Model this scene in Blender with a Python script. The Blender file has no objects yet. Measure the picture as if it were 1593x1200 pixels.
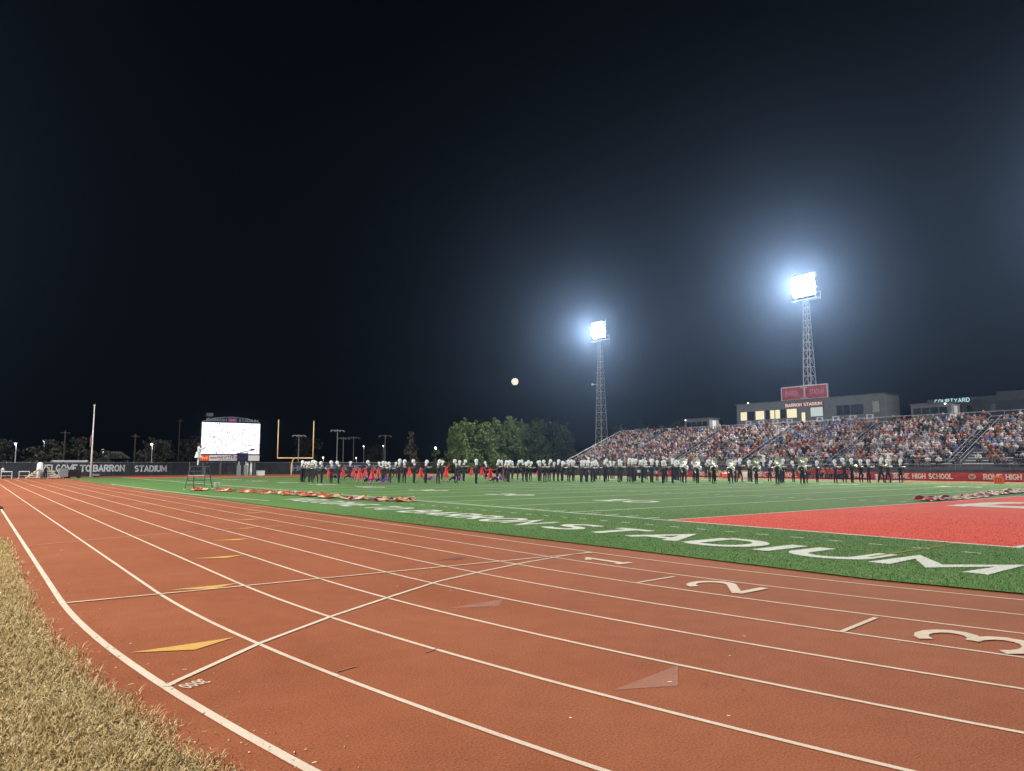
import bpy, bmesh, math, random
import numpy as np
from mathutils import Matrix, Vector
random.seed(7)
RNG = np.random.default_rng(7)
SC = bpy.context.scene
COL = SC.collection
R = math.radians
PI = math.pi

# ------------------------------------------------------------------ camera, world, exposure
cam_data = bpy.data.cameras.new('camera')
cam = bpy.data.objects.new('camera', cam_data)
COL.objects.link(cam)
SC.camera = cam
cam_data.sensor_width = 36.0
cam_data.lens = 25.7535
cam_data.clip_start = 0.05
cam_data.clip_end = 9000.0
CAM = Vector((-17.019, -15.305, 1.692))
_f = Vector((0.58727, 0.80221, 0.10756)); _r = Vector((0.80702, -0.59052, -0.00199)); _u = Vector((-0.06192, -0.08797, 0.9942))
cam.matrix_world = Matrix(((_r.x, _u.x, -_f.x, CAM.x), (_r.y, _u.y, -_f.y, CAM.y), (_r.z, _u.z, -_f.z, CAM.z), (0, 0, 0, 1)))

world = bpy.data.worlds.new('World')
SC.world = world
world.use_nodes = True
wn = world.node_tree.nodes; wl = world.node_tree.links
for n in list(wn): wn.remove(n)
w_out = wn.new('ShaderNodeOutputWorld'); w_bg = wn.new('ShaderNodeBackground'); w_sky = wn.new('ShaderNodeTexSky')
w_sky.sky_type = 'NISHITA'
w_sky.sun_disc = False
w_sky.sun_elevation = R(-3.0)          # night: the sun is long gone, a trace of deep blue is left
w_sky.sun_rotation = R(140)
w_sky.air_density = 1.0; w_sky.dust_density = 0.6; w_sky.ozone_density = 4.0
w_bg.inputs['Strength'].default_value = 0.01
wl.new(w_sky.outputs[0], w_bg.inputs['Color']); wl.new(w_bg.outputs[0], w_out.inputs['Surface'])

SC.view_settings.view_transform = 'Standard'
SC.view_settings.look = 'None'
SC.view_settings.exposure = 0.0
SC.view_settings.gamma = 1.0
SC.view_settings.use_curve_mapping = False
SC.cycles.use_denoising = True
SC.cycles.max_bounces = 5
SC.cycles.volume_bounces = 0
SC.cycles.sample_clamp_indirect = 4.0
FLOOD_W = 112000.0        # watts of one floodlight bank
GLOW_HAZE_DENSITY = 0.00034  # density of the air volume added to imitate lens glow

# ------------------------------------------------------------------ helpers
def tag(o, label=None, cat=None, group=None, kind=None):
    if label: o['label'] = label
    if cat: o['category'] = cat
    if group: o['group'] = group
    if kind: o['kind'] = kind
    return o

def link(o, parent=None):
    COL.objects.link(o)
    if parent is not None: o.parent = parent
    return o

def empty(name, loc, rz=0.0, label=None, cat=None, group=None):
    o = bpy.data.objects.new(name, None)
    o.empty_display_size = 0.1
    COL.objects.link(o)
    o.location = loc; o.rotation_euler = (0, 0, rz)
    return tag(o, label, cat, group)

def obj(name, mesh, parent=None, loc=None, rz=None):
    o = bpy.data.objects.new(name, mesh)
    link(o, parent)
    if loc is not None: o.location = loc
    if rz is not None: o.rotation_euler = (0, 0, rz)
    return o

def copy_tree(o, parent=None):
    c = o.copy(); COL.objects.link(c); c.parent = parent
    for ch in list(o.children): copy_tree(ch, c)
    return c

class MB:
    """collects plain geometry; build() links it as one mesh object"""
    def __init__(s): s.v = []; s.f = []; s.m = []; s.cur = 0
    def quad(s, a, b, c, d):
        n = len(s.v); s.v += [tuple(a), tuple(b), tuple(c), tuple(d)]; s.f.append((n, n+1, n+2, n+3)); s.m.append(s.cur); return s
    def poly(s, pts):
        n = len(s.v); s.v += [tuple(p) for p in pts]; s.f.append(tuple(range(n, n+len(pts)))); s.m.append(s.cur); return s
    def box(s, x0, x1, y0, y1, z0, z1):
        n = len(s.v)
        s.v += [(x0,y0,z0),(x1,y0,z0),(x1,y1,z0),(x0,y1,z0),(x0,y0,z1),(x1,y0,z1),(x1,y1,z1),(x0,y1,z1)]
        for f in ((0,3,2,1),(4,5,6,7),(0,1,5,4),(1,2,6,5),(2,3,7,6),(3,0,4,7)):
            s.f.append(tuple(n+i for i in f)); s.m.append(s.cur)
        return s
    def tube(s, p0, p1, r0, r1=None, n=8, cap=True):
        r1 = r0 if r1 is None else r1
        p0 = Vector(p0); p1 = Vector(p1); d = (p1-p0)
        if d.length < 1e-6: return s
        d.normalize(); a = d.orthogonal().normalized(); b = d.cross(a); k = len(s.v)
        for p, r in ((p0, r0), (p1, r1)):
            for i in range(n):
                t = 2*PI*i/n; q = p + a*(r*math.cos(t)) + b*(r*math.sin(t)); s.v.append(tuple(q))
        for i in range(n):
            j = (i+1) % n; s.f.append((k+i, k+j, k+n+j, k+n+i)); s.m.append(s.cur)
        if cap:
            s.f.append(tuple(k+i for i in range(n-1, -1, -1))); s.m.append(s.cur)
            s.f.append(tuple(k+n+i for i in range(n))); s.m.append(s.cur)
        return s
    def path(s, pts, r, n=6):
        """bent tube through points, rings mitred"""
        pts = [Vector(p) for p in pts]; k = len(s.v); rr = r if isinstance(r, (list, tuple)) else [r]*len(pts)
        up = None
        for i, p in enumerate(pts):
            d = (pts[min(i+1, len(pts)-1)] - pts[max(i-1, 0)]).normalized()
            if up is None: up = d.orthogonal().normalized()
            a = (up - d*up.dot(d)).normalized(); up = a; b = d.cross(a)
            for j in range(n):
                t = 2*PI*j/n; s.v.append(tuple(p + a*(rr[i]*math.cos(t)) + b*(rr[i]*math.sin(t))))
        for i in range(len(pts)-1):
            for j in range(n):
                q = (j+1) % n; s.f.append((k+i*n+j, k+i*n+q, k+(i+1)*n+q, k+(i+1)*n+j)); s.m.append(s.cur)
        s.f.append(tuple(k+j for j in range(n-1, -1, -1))); s.m.append(s.cur)
        s.f.append(tuple(k+(len(pts)-1)*n+j for j in range(n))); s.m.append(s.cur)
        return s
    def lathe(s, prof, n=12, c=(0,0,0), wob=None, close=True):
        k = len(s.v)
        for i, (r, z) in enumerate(prof):
            for j in range(n):
                t = 2*PI*j/n; q = r * (1 if wob is None else wob(i, t)); s.v.append((c[0]+q*math.cos(t), c[1]+q*math.sin(t), c[2]+z))
        for i in range(len(prof)-1):
            for j in range(n):
                q = (j+1) % n; s.f.append((k+i*n+j, k+i*n+q, k+(i+1)*n+q, k+(i+1)*n+j)); s.m.append(s.cur)
        if close:
            s.f.append(tuple(k+j for j in range(n-1, -1, -1))); s.m.append(s.cur)
            e = k+(len(prof)-1)*n; s.f.append(tuple(e+j for j in range(n))); s.m.append(s.cur)
        return s
    def mesh(s, name, mats, smooth=False):
        me = bpy.data.meshes.new(name)
        me.from_pydata(s.v, [], s.f)
        for m in (mats if isinstance(mats, (list, tuple)) else [mats]): me.materials.append(m)
        me.polygons.foreach_set('material_index', np.array(s.m, dtype=np.int32))
        if smooth: me.polygons.foreach_set('use_smooth', np.ones(len(s.f), dtype=bool))
        me.update()
        return me
    def build(s, name, mats, parent=None, loc=None, rz=None, smooth=False, kind=None):
        o = obj(name, s.mesh(name, mats, smooth), parent, loc, rz)
        if kind: o['kind'] = kind
        return o

def np_mesh(name, verts, faces, mat, cols=None, smooth=False):
    """verts (n,3), faces (m,k) arrays; cols (n,3) goes to a point colour attribute"""
    me = bpy.data.meshes.new(name)
    n, (m, k) = len(verts), faces.shape
    me.vertices.add(n); me.vertices.foreach_set('co', np.ascontiguousarray(verts, dtype=np.float32).ravel())
    me.loops.add(m*k); me.loops.foreach_set('vertex_index', np.ascontiguousarray(faces, dtype=np.int32).ravel())
    me.polygons.add(m); me.polygons.foreach_set('loop_start', np.arange(0, m*k, k, dtype=np.int32))
    me.polygons.foreach_set('loop_total', np.full(m, k, dtype=np.int32))
    if smooth: me.polygons.foreach_set('use_smooth', np.ones(m, dtype=bool))
    me.materials.append(mat)
    if cols is not None:
        a = me.color_attributes.new('tint', 'FLOAT_COLOR', 'POINT')
        c4 = np.ones((n, 4), dtype=np.float32); c4[:, :3] = cols
        a.data.foreach_set('color', c4.ravel())
    me.update(calc_edges=True); me.validate()
    return me

# ------------------------------------------------------------------ materials
MATS = {}
def mat(name, col, rough=0.7, metal=0.0, var=0.0, scale=8.0, bump=0.0, bscale=60.0, emit=None, estr=0.0, spec=0.3, detail=4.0, col2=None, sheen=0.0):
    if name in MATS: return MATS[name]
    m = bpy.data.materials.new(name); m.use_nodes = True; MATS[name] = m
    nt = m.node_tree; b = nt.nodes['Principled BSDF']
    b.inputs['Base Color'].default_value = (*col, 1); b.inputs['Roughness'].default_value = rough
    b.inputs['Metallic'].default_value = metal; b.inputs['Specular IOR Level'].default_value = spec
    if sheen: b.inputs['Sheen Weight'].default_value = sheen
    if emit: b.inputs['Emission Color'].default_value = (*emit, 1); b.inputs['Emission Strength'].default_value = estr
    if var or bump:
        tc = nt.nodes.new('ShaderNodeTexCoord')
        if var:
            nz = nt.nodes.new('ShaderNodeTexNoise'); nz.inputs['Scale'].default_value = scale; nz.inputs['Detail'].default_value = detail
            nt.links.new(tc.outputs['Object'], nz.inputs['Vector'])
            mx = nt.nodes.new('ShaderNodeMix'); mx.data_type = 'RGBA'
            c2 = col2 if col2 else tuple(max(0, c*(1+var)) for c in col)
            mx.inputs['A'].default_value = (*[c*(1-var) for c in col], 1) if not col2 else (*col, 1)
            mx.inputs['B'].default_value = (*c2, 1)
            rp = nt.nodes.new('ShaderNodeMapRange'); rp.inputs['From Min'].default_value = .3; rp.inputs['From Max'].default_value = .7
            nt.links.new(nz.outputs['Fac'], rp.inputs['Value']); nt.links.new(rp.outputs[0], mx.inputs['Factor'])
            nt.links.new(mx.outputs['Result'], b.inputs['Base Color'])
        if bump:
            n2 = nt.nodes.new('ShaderNodeTexNoise'); n2.inputs['Scale'].default_value = bscale; n2.inputs['Detail'].default_value = 3
            nt.links.new(tc.outputs['Object'], n2.inputs['Vector'])
            bp = nt.nodes.new('ShaderNodeBump'); bp.inputs['Strength'].default_value = bump; bp.inputs['Distance'].default_value = .02
            nt.links.new(n2.outputs['Fac'], bp.inputs['Height']); nt.links.new(bp.outputs[0], b.inputs['Normal'])
    return m

def layered(name, stops, big, mid, fine, bump, rough=.92, spec=.12, dist=.004):
    """ground covering: wide tone drift + mid blotches + grain, colours from a ramp"""
    m = bpy.data.materials.new(name); m.use_nodes = True; MATS[name] = m
    nt = m.node_tree; b = nt.nodes['Principled BSDF']; L = nt.links.new
    b.inputs['Roughness'].default_value = rough; b.inputs['Specular IOR Level'].default_value = spec
    tc = nt.nodes.new('ShaderNodeTexCoord')
    ns = []
    for sc, dt in ((big, 5), (mid, 4), (fine, 2)):
        n = nt.nodes.new('ShaderNodeTexNoise'); n.inputs['Scale'].default_value = sc; n.inputs['Detail'].default_value = dt
        L(tc.outputs['Object'], n.inputs['Vector']); ns.append(n)
    acc = None
    for n, w in zip(ns, (.24, .16, .75)):
        mm = nt.nodes.new('ShaderNodeMath'); mm.operation = 'MULTIPLY_ADD'; mm.inputs[1].default_value = w
        L(n.outputs['Fac'], mm.inputs[0])
        if acc is None: mm.inputs[2].default_value = -.075
        else: L(acc.outputs[0], mm.inputs[2])
        acc = mm
    rp = nt.nodes.new('ShaderNodeValToRGB'); e = rp.color_ramp.elements
    e[0].position, e[0].color = stops[0][0], (*stops[0][1], 1); e[1].position, e[1].color = stops[-1][0], (*stops[-1][1], 1)
    for p, c in stops[1:-1]:
        q = e.new(p); q.color = (*c, 1)
    L(acc.outputs[0], rp.inputs[0]); L(rp.outputs[0], b.inputs['Base Color'])
    bp = nt.nodes.new('ShaderNodeBump'); bp.inputs['Strength'].default_value = bump; bp.inputs['Distance'].default_value = dist
    L(ns[2].outputs['Fac'], bp.inputs['Height']); L(bp.outputs[0], b.inputs['Normal'])
    return m

def tint_mat(name, rough=.85, gain=1.0, spec=.2, trans=0.0):
    m = bpy.data.materials.new(name); m.use_nodes = True; nt = m.node_tree; b = nt.nodes['Principled BSDF']
    a = nt.nodes.new('ShaderNodeAttribute'); a.attribute_name = 'tint'
    nt.links.new(a.outputs['Color'], b.inputs['Base Color'])
    b.inputs['Roughness'].default_value = rough; b.inputs['Specular IOR Level'].default_value = spec
    return m

M_track = layered('track_rubber', [(.28, (.185,.052,.021)), (.5, (.315,.099,.043)), (.73, (.42,.15,.070))], .4, 3.1, 64, .8)
M_turf = layered('turf', [(.22, (.042,.095,.022)), (.5, (.110,.228,.062)), (.8, (.20,.35,.12))], .22, 3.0, 48, .8, dist=.02)
M_red = layered('red_turf', [(.22, (.55,.055,.035)), (.5, (.76,.105,.068)), (.8, (.86,.17,.12))], .3, 3.0, 48, .8, dist=.02)
M_tline = layered('track_line_paint', [(.29, (.30,.12,.065)), (.38, (.60,.48,.36)), (.5, (.75,.62,.48)), (.7, (.80,.70,.56))], .8, 6, 190, .5)
M_faded = layered('faded_line_paint', [(.2, (.36,.16,.09)), (.5, (.50,.30,.20)), (.8, (.60,.42,.30))], .8, 9, 190, .5)
M_yellow = layered('yellow_track_paint', [(.2, (.46,.25,.06)), (.5, (.66,.38,.10)), (.8, (.74,.46,.15))], .8, 8, 190, .5)
M_grey_smudge = layered('scuffed_rubber', [(.30, (.23,.085,.05)), (.5, (.37,.165,.11)), (.70, (.45,.24,.18))], .8, 6, 160, .5)
M_dark_patch = layered('dark_patch_rubber', [(.2, (.11,.05,.035)), (.5, (.16,.075,.05)), (.8, (.22,.1,.07))], .8, 6, 160, .5)
M_fline = layered('turf_line_white', [(.2, (.50,.56,.46)), (.5, (.72,.75,.66)), (.8, (.82,.84,.76))], .6, 5, 48, .7, dist=.02)
M_fyellow = layered('turf_line_yellow', [(.2, (.10,.16,.03)), (.5, (.24,.24,.04)), (.8, (.34,.30,.06))], .6, 5, 48, .7, dist=.02)
M_earth = layered('earth', [(.25, (.045,.040,.022)), (.5, (.09,.075,.04)), (.8, (.15,.12,.065))], .2, 2.5, 40, .8, dist=.03)
M_concrete = mat('concrete', (.20,.20,.21), .85, var=.2, scale=3, bump=.2)
M_alu = mat('aluminium', (.48,.49,.51), .45, metal=.6, var=.12, scale=5)
M_rail = mat('rail_steel', (.20,.21,.23), .6, metal=.2, var=.15, scale=3)
M_galv = mat('galvanised_steel', (.42,.44,.47), .5, metal=.35, var=.15, scale=3)
M_black = mat('black_plastic', (.015,.015,.018), .5)
M_dkgrey = mat('dark_grey_paint', (.07,.075,.085), .6, var=.2, scale=2)
M_white = mat('white_paint', (.75,.75,.73), .5, var=.06, scale=6)
M_goal = mat('goal_yellow_paint', (.90,.70,.34), .4, var=.06, scale=3)
M_redpaint = mat('red_vinyl', (.36,.03,.03), .6, var=.2, scale=2)
M_cream = mat('cream_lettering', (.70,.60,.52), .6)
M_fence = mat('fence_screen', (.030,.034,.044), .85, var=.35, scale=1.2, bump=.15, bscale=30)
M_fencelet = mat('fence_lettering', (.50,.52,.54), .7, var=.15, scale=3)
M_fencelet2 = mat('faded_fence_lettering', (.16,.20,.28), .7, var=.15, scale=3)
M_siding = mat('grey_siding', (.10,.11,.115), .65, var=.15, scale=1.5)
M_siding2 = mat('pale_siding', (.22,.24,.24), .65, var=.12, scale=1.5)
M_glassdk = mat('dark_window_glass', (.012,.015,.02), .08, spec=.6)
M_warmwin = mat('lit_window', (.3,.28,.2), .6, emit=(1.0,.88,.55), estr=.75)
M_coolwin = mat('lit_window_cool', (.3,.32,.3), .6, emit=(.75,.9,.85), estr=.42)
M_lens = mat('floodlight_lens', (1,1,1), .3, emit=(1.0,.98,.95), estr=90)
M_gold = mat('brass', (.80,.60,.25), .25, metal=1.0)
M_silver = mat('silver_plate', (.82,.80,.74), .42, metal=.75)
M_uniform = mat('black_uniform', (.012,.014,.022), .7, var=.3, scale=9)
M_navy = mat('uniform_trim', (.25,.02,.02), .6)
M_skin1 = mat('skin_light', (.50,.29,.20), .6)
M_skin2 = mat('skin_dark', (.16,.085,.055), .6)
M_glove = mat('white_glove', (.72,.72,.72), .7)
M_plume = mat('white_plume', (.80,.82,.84), .9, var=.12, scale=30, bump=.5, bscale=120)
M_hatw = mat('white_shako', (.75,.76,.78), .4)
M_whitesuit = mat('white_suit', (.74,.76,.80), .75, var=.05, scale=8)
M_hair = mat('brown_hair', (.05,.03,.02), .8)
M_dress = mat('red_dress', (.62,.035,.035), .6, var=.2, scale=9)
M_purple = mat('purple_silk', (.20,.03,.32), .45, var=.3, scale=6)
M_bark = mat('bark', (.06,.045,.03), .9, var=.3, scale=8, bump=.5)
M_tint = tint_mat('clothing_and_skin')
M_blade = tint_mat('dry_grass_blade', .9)
M_turfblade = tint_mat('turf_fibre', .7)
M_leaf = tint_mat('leaf', .7)
M_cloth = tint_mat('flag_silk', .6)

# ------------------------------------------------------------------ stroke lettering
def arc(cx, cy, rx, ry, a0, a1, n=9):
    return [(cx+rx*math.cos(R(a0+(a1-a0)*i/n)), cy+ry*math.sin(R(a0+(a1-a0)*i/n))) for i in range(n+1)]
GL = {
 'A': (.74, [[(0,0),(.37,1),(.74,0)], [(.15,.3),(.59,.3)]]),
 'B': (.66, [[(0,0),(0,1)], [(0,1)]+arc(.40,.76,.22,.24,90,-90)+[(0,.52)], [(0,.52)]+arc(.42,.26,.24,.26,90,-90)+[(0,0)]]),
 'C': (.68, [arc(.36,.5,.36,.5,50,310,14)]),
 'D': (.68, [[(0,0),(0,1)], [(0,1)]+arc(.30,.5,.38,.5,90,-90,12)+[(0,0)]]),
 'E': (.60, [[(0,0),(0,1)], [(0,1),(.60,1)], [(0,.52),(.48,.52)], [(0,0),(.60,0)]]),
 'F': (.58, [[(0,0),(0,1)], [(0,1),(.58,1)], [(0,.52),(.46,.52)]]),
 'G': (.70, [arc(.36,.5,.36,.5,50,350,14)+[(.70,.45),(.42,.45)]]),
 'H': (.68, [[(0,0),(0,1)], [(.68,0),(.68,1)], [(0,.5),(.68,.5)]]),
 'I': (.10, [[(.05,0),(.05,1)]]),
 'L': (.56, [[(0,1),(0,0)], [(0,0),(.56,0)]]),
 'M': (.86, [[(0,0),(0,1),(.43,.25),(.86,1),(.86,0)]]),
 'N': (.70, [[(0,0),(0,1),(.70,0),(.70,1)]]),
 'O': (.72, [arc(.36,.5,.36,.5,90,450,20)]),
 'P': (.62, [[(0,0),(0,1)], [(0,1)]+arc(.36,.74,.25,.26,90,-90)+[(0,.48)]]),
 'R': (.68, [[(0,0),(0,1)], [(0,1)]+arc(.38,.75,.26,.25,90,-90)+[(0,.5)], [(.30,.5),(.66,0)]]),
 'S': (.62, [arc(.31,.755,.30,.245,35,270,9)+arc(.31,.255,.31,.255,90,-145,9)[1:]]),
 'T': (.68, [[(0,1),(.68,1)], [(.34,1),(.34,0)]]),
 'U': (.70, [[(0,1)]+arc(.35,.34,.35,.34,180,360,10)+[(.70,1)]]),
 'V': (.72, [[(0,1),(.36,0),(.72,1)]]),
 'W': (1.0, [[(0,1),(.25,0),(.5,.85),(.75,0),(1,1)]]),
 'Y': (.70, [[(0,1),(.35,.5),(.70,1)], [(.35,.5),(.35,0)]]),
 '0': (.58, [arc(.29,.5,.29,.5,90,450,18)]),
 '1': (.30, [[(0,.8),(.16,1),(.16,0)], [(0,0),(.32,0)]]),
 '2': (.60, [arc(.30,.70,.29,.30,165,-35,9)+[(.0,.0)], [(0,0),(.62,0)]]),
 '3': (.58, [arc(.28,.75,.27,.25,150,-90,9), arc(.28,.26,.30,.26,90,-155,9)]),
 '4': (.62, [[(.46,0),(.46,1),(0,.32),(.62,.32)]]),
 '5': (.58, [[(.54,1),(.08,1),(.04,.56)]+arc(.27,.31,.30,.31,125,-150,9)]),
 ' ': (.36, []),
}
def ribbon(mb, pts, t, tf):
    pts = [Vector((p[0], p[1])) for p in pts]
    closed = (pts[0]-pts[-1]).length < 1e-4
    if closed: pts = pts[:-1]
    n = len(pts); L, Rr = [], []
    for i in range(n):
        a = pts[i-1] if (i > 0 or closed) else None; c = pts[(i+1) % n] if (i < n-1 or closed) else None
        d1 = (pts[i]-a).normalized() if a is not None else None; d2 = (c-pts[i]).normalized() if c is not None else None
        if d1 is None: d1 = d2
        if d2 is None: d2 = d1
        n1 = Vector((-d1.y, d1.x)); n2 = Vector((-d2.y, d2.x)); m = (n1+n2)
        m = m.normalized() if m.length > 1e-3 else n1
        k = t/2/max(.45, m.dot(n1))
        L.append(pts[i]+m*k); Rr.append(pts[i]-m*k)
    for i in range(n if closed else n-1):
        j = (i+1) % n
        mb.quad(tf(Rr[i]), tf(Rr[j]), tf(L[j]), tf(L[i]))

def lettering(mb, s, org, right, up, h, t=.2, slab=False, span=None, gap=.28, lift=.006, width=1.0):
    """flat letters of height h; right/up are unit vectors, the face lies lift in front of org's plane"""
    org = Vector(org); right = Vector(right); up = Vector(up); nrm = right.cross(up)
    tot = sum(GL[c][0]*width for c in s) + (gap)*(len(s)-1)
    kx = (span/tot) if span else h
    x = 0.0; lay = 0
    for c in s:
        w, strokes = GL[c]
        for st in strokes:
            lay = (lay+1) % 4
            def tf(p, x=x, lay=lay):
                return org + right*((x+p.x*width)*kx) + up*((t/2+p.y*(1-t))*h) + nrm*(lift+.0008*lay)
            ribbon(mb, st, t, tf)
            if slab:
                for e in (st[0], st[-1]):
                    if e[1] in (0, 1) and (st[0] != st[-1]):
                        lay = (lay+1) % 4
                        yb = e[1]
                        def tf2(p, x=x, lay=lay):
                            return org + right*((x+p.x*width)*kx) + up*((t/2+p.y*(1-t))*h) + nrm*(lift+.0008*lay)
                        ribbon(mb, [(e[0]-.17, yb-.0), (e[0]+.17, yb+.0)], t*.75, tf2)
        x += w*width + gap
    return mb

# ------------------------------------------------------------------ the setting: ground, track, turf
def sheet(name, pts, z, m, parent=None, kind=None):
    o = MB().poly([(p[0], p[1], z) for p in pts]).build(name, m, parent)
    if kind: o['kind'] = kind
    return o

g = MB(); NGR = 24; SZ = 1500.0
g.quad((-SZ,-SZ,-.03), (SZ,-SZ,-.03), (SZ,SZ,-.03), (-SZ,SZ,-.03))
ground = g.build('ground', M_earth, kind='structure')

CX, Y0, Y1, RO = 24.38, -4.1, 94.9, 40.4
def oval(r, n=40):
    """track oval at radius r: near bend, far bend; the far (home) half is a little narrower"""
    pts = []
    for i in range(n+1):
        a = PI + PI*i/n; x = r*math.cos(a); pts.append((CX + x*(1 if x < 0 else .905), Y0 + r*math.sin(a)))
    for i in range(n+1):
        a = PI*i/n; x = r*math.cos(a); pts.append((CX + x*(1 if x < 0 else .905), Y1 + .76*r*math.sin(a)))
    return pts
track = sheet('running_track', oval(RO+.40, 160), 0.0, M_track, kind='structure')

def strip(mb, pts, w, z, closed=False):
    tf = lambda p: (p.x, p.y, z)
    ribbon(mb, list(pts)+([pts[0]] if closed else []), w, tf)
    return mb
for k in range(9):
    pts = oval(RO-1.1*k, 220)
    dense = []
    for a, b in zip(pts, pts[1:]+pts[:1]):
        dense.append(a)
    strip(MB(), dense, .068 if k == 0 else .046, .004, True).build('lane_line', M_tline, track)
strip(MB(), [(-15.72,-9.02),(-15.60,-8.90),(-14.70,-8.06),(-13.64,-7.27),(-12.5,-6.52),(-11.44,-5.86),(-10.3,-5.38),(-9.2,-4.98),(-8.16,-4.68),(-7.25,-4.50)], .055, .0075).build('curved_start_line', M_tline, track)
strip(MB(), [(-15.98,-4.56),(-7.25,-4.60)], .05, .0105).build('cross_line', M_tline, track)
strip(MB(), [(-16.0,3.45),(-14.2,4.35),(-12,5.0),(-7.3,5.9)], .05, .0105).build('cross_line', M_faded, track)
strip(MB(), [(-16.0,24.0),(-7.3,25.2)], .05, .0105).build('cross_line', M_faded, track)
strip(MB(), [(-9.24,-7.68),(-8.34,-7.61)], .055, .0075).build('stagger_mark', M_tline, track)
strip(MB(), [(-9.85,-11.11),(-8.86,-10.96)], .055, .0075).build('stagger_mark', M_tline, track)
for ch, org, up in (('1', (-8.06,-6.15,.002), (.0,1,0)), ('2', (-8.80,-9.16,.002), (-.05,.9987,0)), ('3', (-9.42,-12.62,.002), (-.10,.995,0))):
    upv = Vector(up).normalized(); rt = Vector((upv.y, -upv.x, 0))
    lettering(MB(), ch, org, rt, upv, 1.04, t=.14, width=1.0).build('lane_number', M_tline, track)
for x, y in ((-15.76,-7.72),(-14.74,-4.30),(-13.66,-.92),(-12.58,2.25),(-11.50,5.22),(-10.42,8.40),(-9.32,11.6),(-8.24,14.9)):
    MB().poly([(x,y,.0065),(x+.50,y-.24,.0065),(x+.93,y+.05,.0065)]).build('yellow_triangle', M_yellow, track)
for tri in ([(-13.02,-11.12),(-12.54,-11.34),(-12.09,-10.95)], [(-12.38,-7.66),(-11.80,-7.89),(-11.48,-7.55)]):
    sheet('scuffed_triangle', tri, .002, M_grey_smudge, track)
sheet('dark_patch', [(-10.28,-3.76),(-9.9,-3.95),(-9.60,-3.78),(-9.66,-3.66),(-9.95,-3.74)], .004, M_dark_patch, track)
for a, b in (((-14.50,-9.42),(-14.30,-9.36)), ((-13.61,-9.31),(-13.42,-9.24))):
    strip(MB(), [a, b], .022, .006).build('scuffed_mark', M_grey_smudge, track)
lettering(MB(), '3000', (-15.46,-8.97,.0), Vector((-.92,-.39,0)).normalized(), Vector((.39,-.92,0)).normalized(), .15, t=.2, span=.20).build('stencilled_number', M_tline, track)

# turf: near edge follows the track, then the field
turf_pts = [(-6.30,-9.5),(-6.42,-4.5),(-6.70,2),(-7.0,14),(-7.1,40),(-7.1,96),(6,106),(44,106),(53.5,96),(53.5,-14),(44,-26),(6,-26),(-3.0,-18.6),(-5.3,-14.2)]
turf = sheet('turf_field', turf_pts, .020, M_turf, kind='structure')
YD = .9144; FW = 48.768
sheet('end_zone', [(.0,-9.14),(FW,-9.14),(FW,0),(0,0)], .024, M_red, turf)
sheet('end_zone', [(.0,91.44),(FW,91.44),(FW,100.58),(0,100.58)], .024, M_red, turf)
Zl = .028
def fl(name, a, b, w, m=None, z=Zl):
    return strip(MB(), [a, b], w, z).build(name, m or M_fline, turf)
for x in (-.06, FW+.06): fl('side_line', (x,-9.3), (x,100.7), .15)
for y in (-9.2, 100.64): fl('end_line', (.02,y), (FW-.02,y), .15, z=Zl+.0015)
for k in range(21): fl('yard_line', (.02,k*5*YD), (FW-.02,k*5*YD), .11, z=Zl+.0015)
tick = strip(MB(), [(.02,0),(.64,0)], .10, Zl+.0015).mesh('sideline_tick', M_fline)
hash_ = strip(MB(), [(0,0),(.62,0)], .10, Zl+.0015).mesh('hash_mark', M_fline)
far_marks = MB()
for k in range(1, 100):
    if k % 5 == 0: continue
    y = k*YD
    if k < 46:
        obj('sideline_tick', tick, turf, (0,y,0))
        obj('hash_mark', hash_, turf, (15.95,y,0))
    else:
        strip(far_marks, [(.02,y),(.64,y)], .1, Zl+.0015); strip(far_marks, [(15.95,y),(16.57,y)], .1, Zl+.0015)
    strip(far_marks, [(32.2,y),(32.82,y)], .1, Zl+.0015); strip(far_marks, [(FW-.64,y),(FW-.02,y)], .1, Zl+.0015)
far_marks.build('far_hash_marks', M_fline, turf, kind='stuff')
dash = strip(MB(), [(0,0),(0,-.32)], .075, Zl).mesh('restraining_dash', M_fline)
for k in range(62): obj('restraining_dash', dash, turf, (-1.70,-8.90+.9144*k,0))
for (yy, s) in ((10,'10'),(20,'20'),(30,'30'),(40,'40'),(50,'50'),(60,'40'),(70,'30'),(80,'20'),(90,'10')):
    y = yy*YD
    lettering(MB(), s[0], (6.5,y+1.45,Zl-.004), (0,-1,0), (1,0,0), 1.83, t=.2, span=1.15).build('yard_number', M_fline, turf)
    lettering(MB(), s[1], (6.5,y-.35,Zl-.004), (0,-1,0), (1,0,0), 1.83, t=.2, span=1.15).build('yard_number', M_fline, turf)
    for x0 in (40.4,):
        lettering(MB(), s[1], (x0+1.83,y-1.45,Zl-.004), (0,1,0), (-1,0,0), 1.83, t=.2, span=1.15).build('yard_number', M_fline, turf)
        lettering(MB(), s[0], (x0+1.83,y+.35,Zl-.004), (0,1,0), (-1,0,0), 1.83, t=.2, span=1.15).build('yard_number', M_fline, turf)
def word_on_turf(s, ya, yb, x0, h):
    tot = sum(GL[c][0] for c in s) + .30*(len(s)-1); k = abs(ya-yb)/tot; y = ya
    for c in s:
        w = GL[c][0]
        if c != ' ':
            lettering(MB(), c, (x0,y,Zl-.004), (0,-1,0), (1,0,0), h, t=.21, span=w*k).build('painted_letter', M_fline, turf)
        y -= (w+.30)*k
word_on_turf('WELCOME TO', 20.9, 9.9, -4.72, 1.70)
word_on_turf('BARRON', 8.7, 1.35, -4.72, 1.70)
word_on_turf('STADIUM', .45, -10.25, -4.74, 1.75)
xx = 15.4
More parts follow.
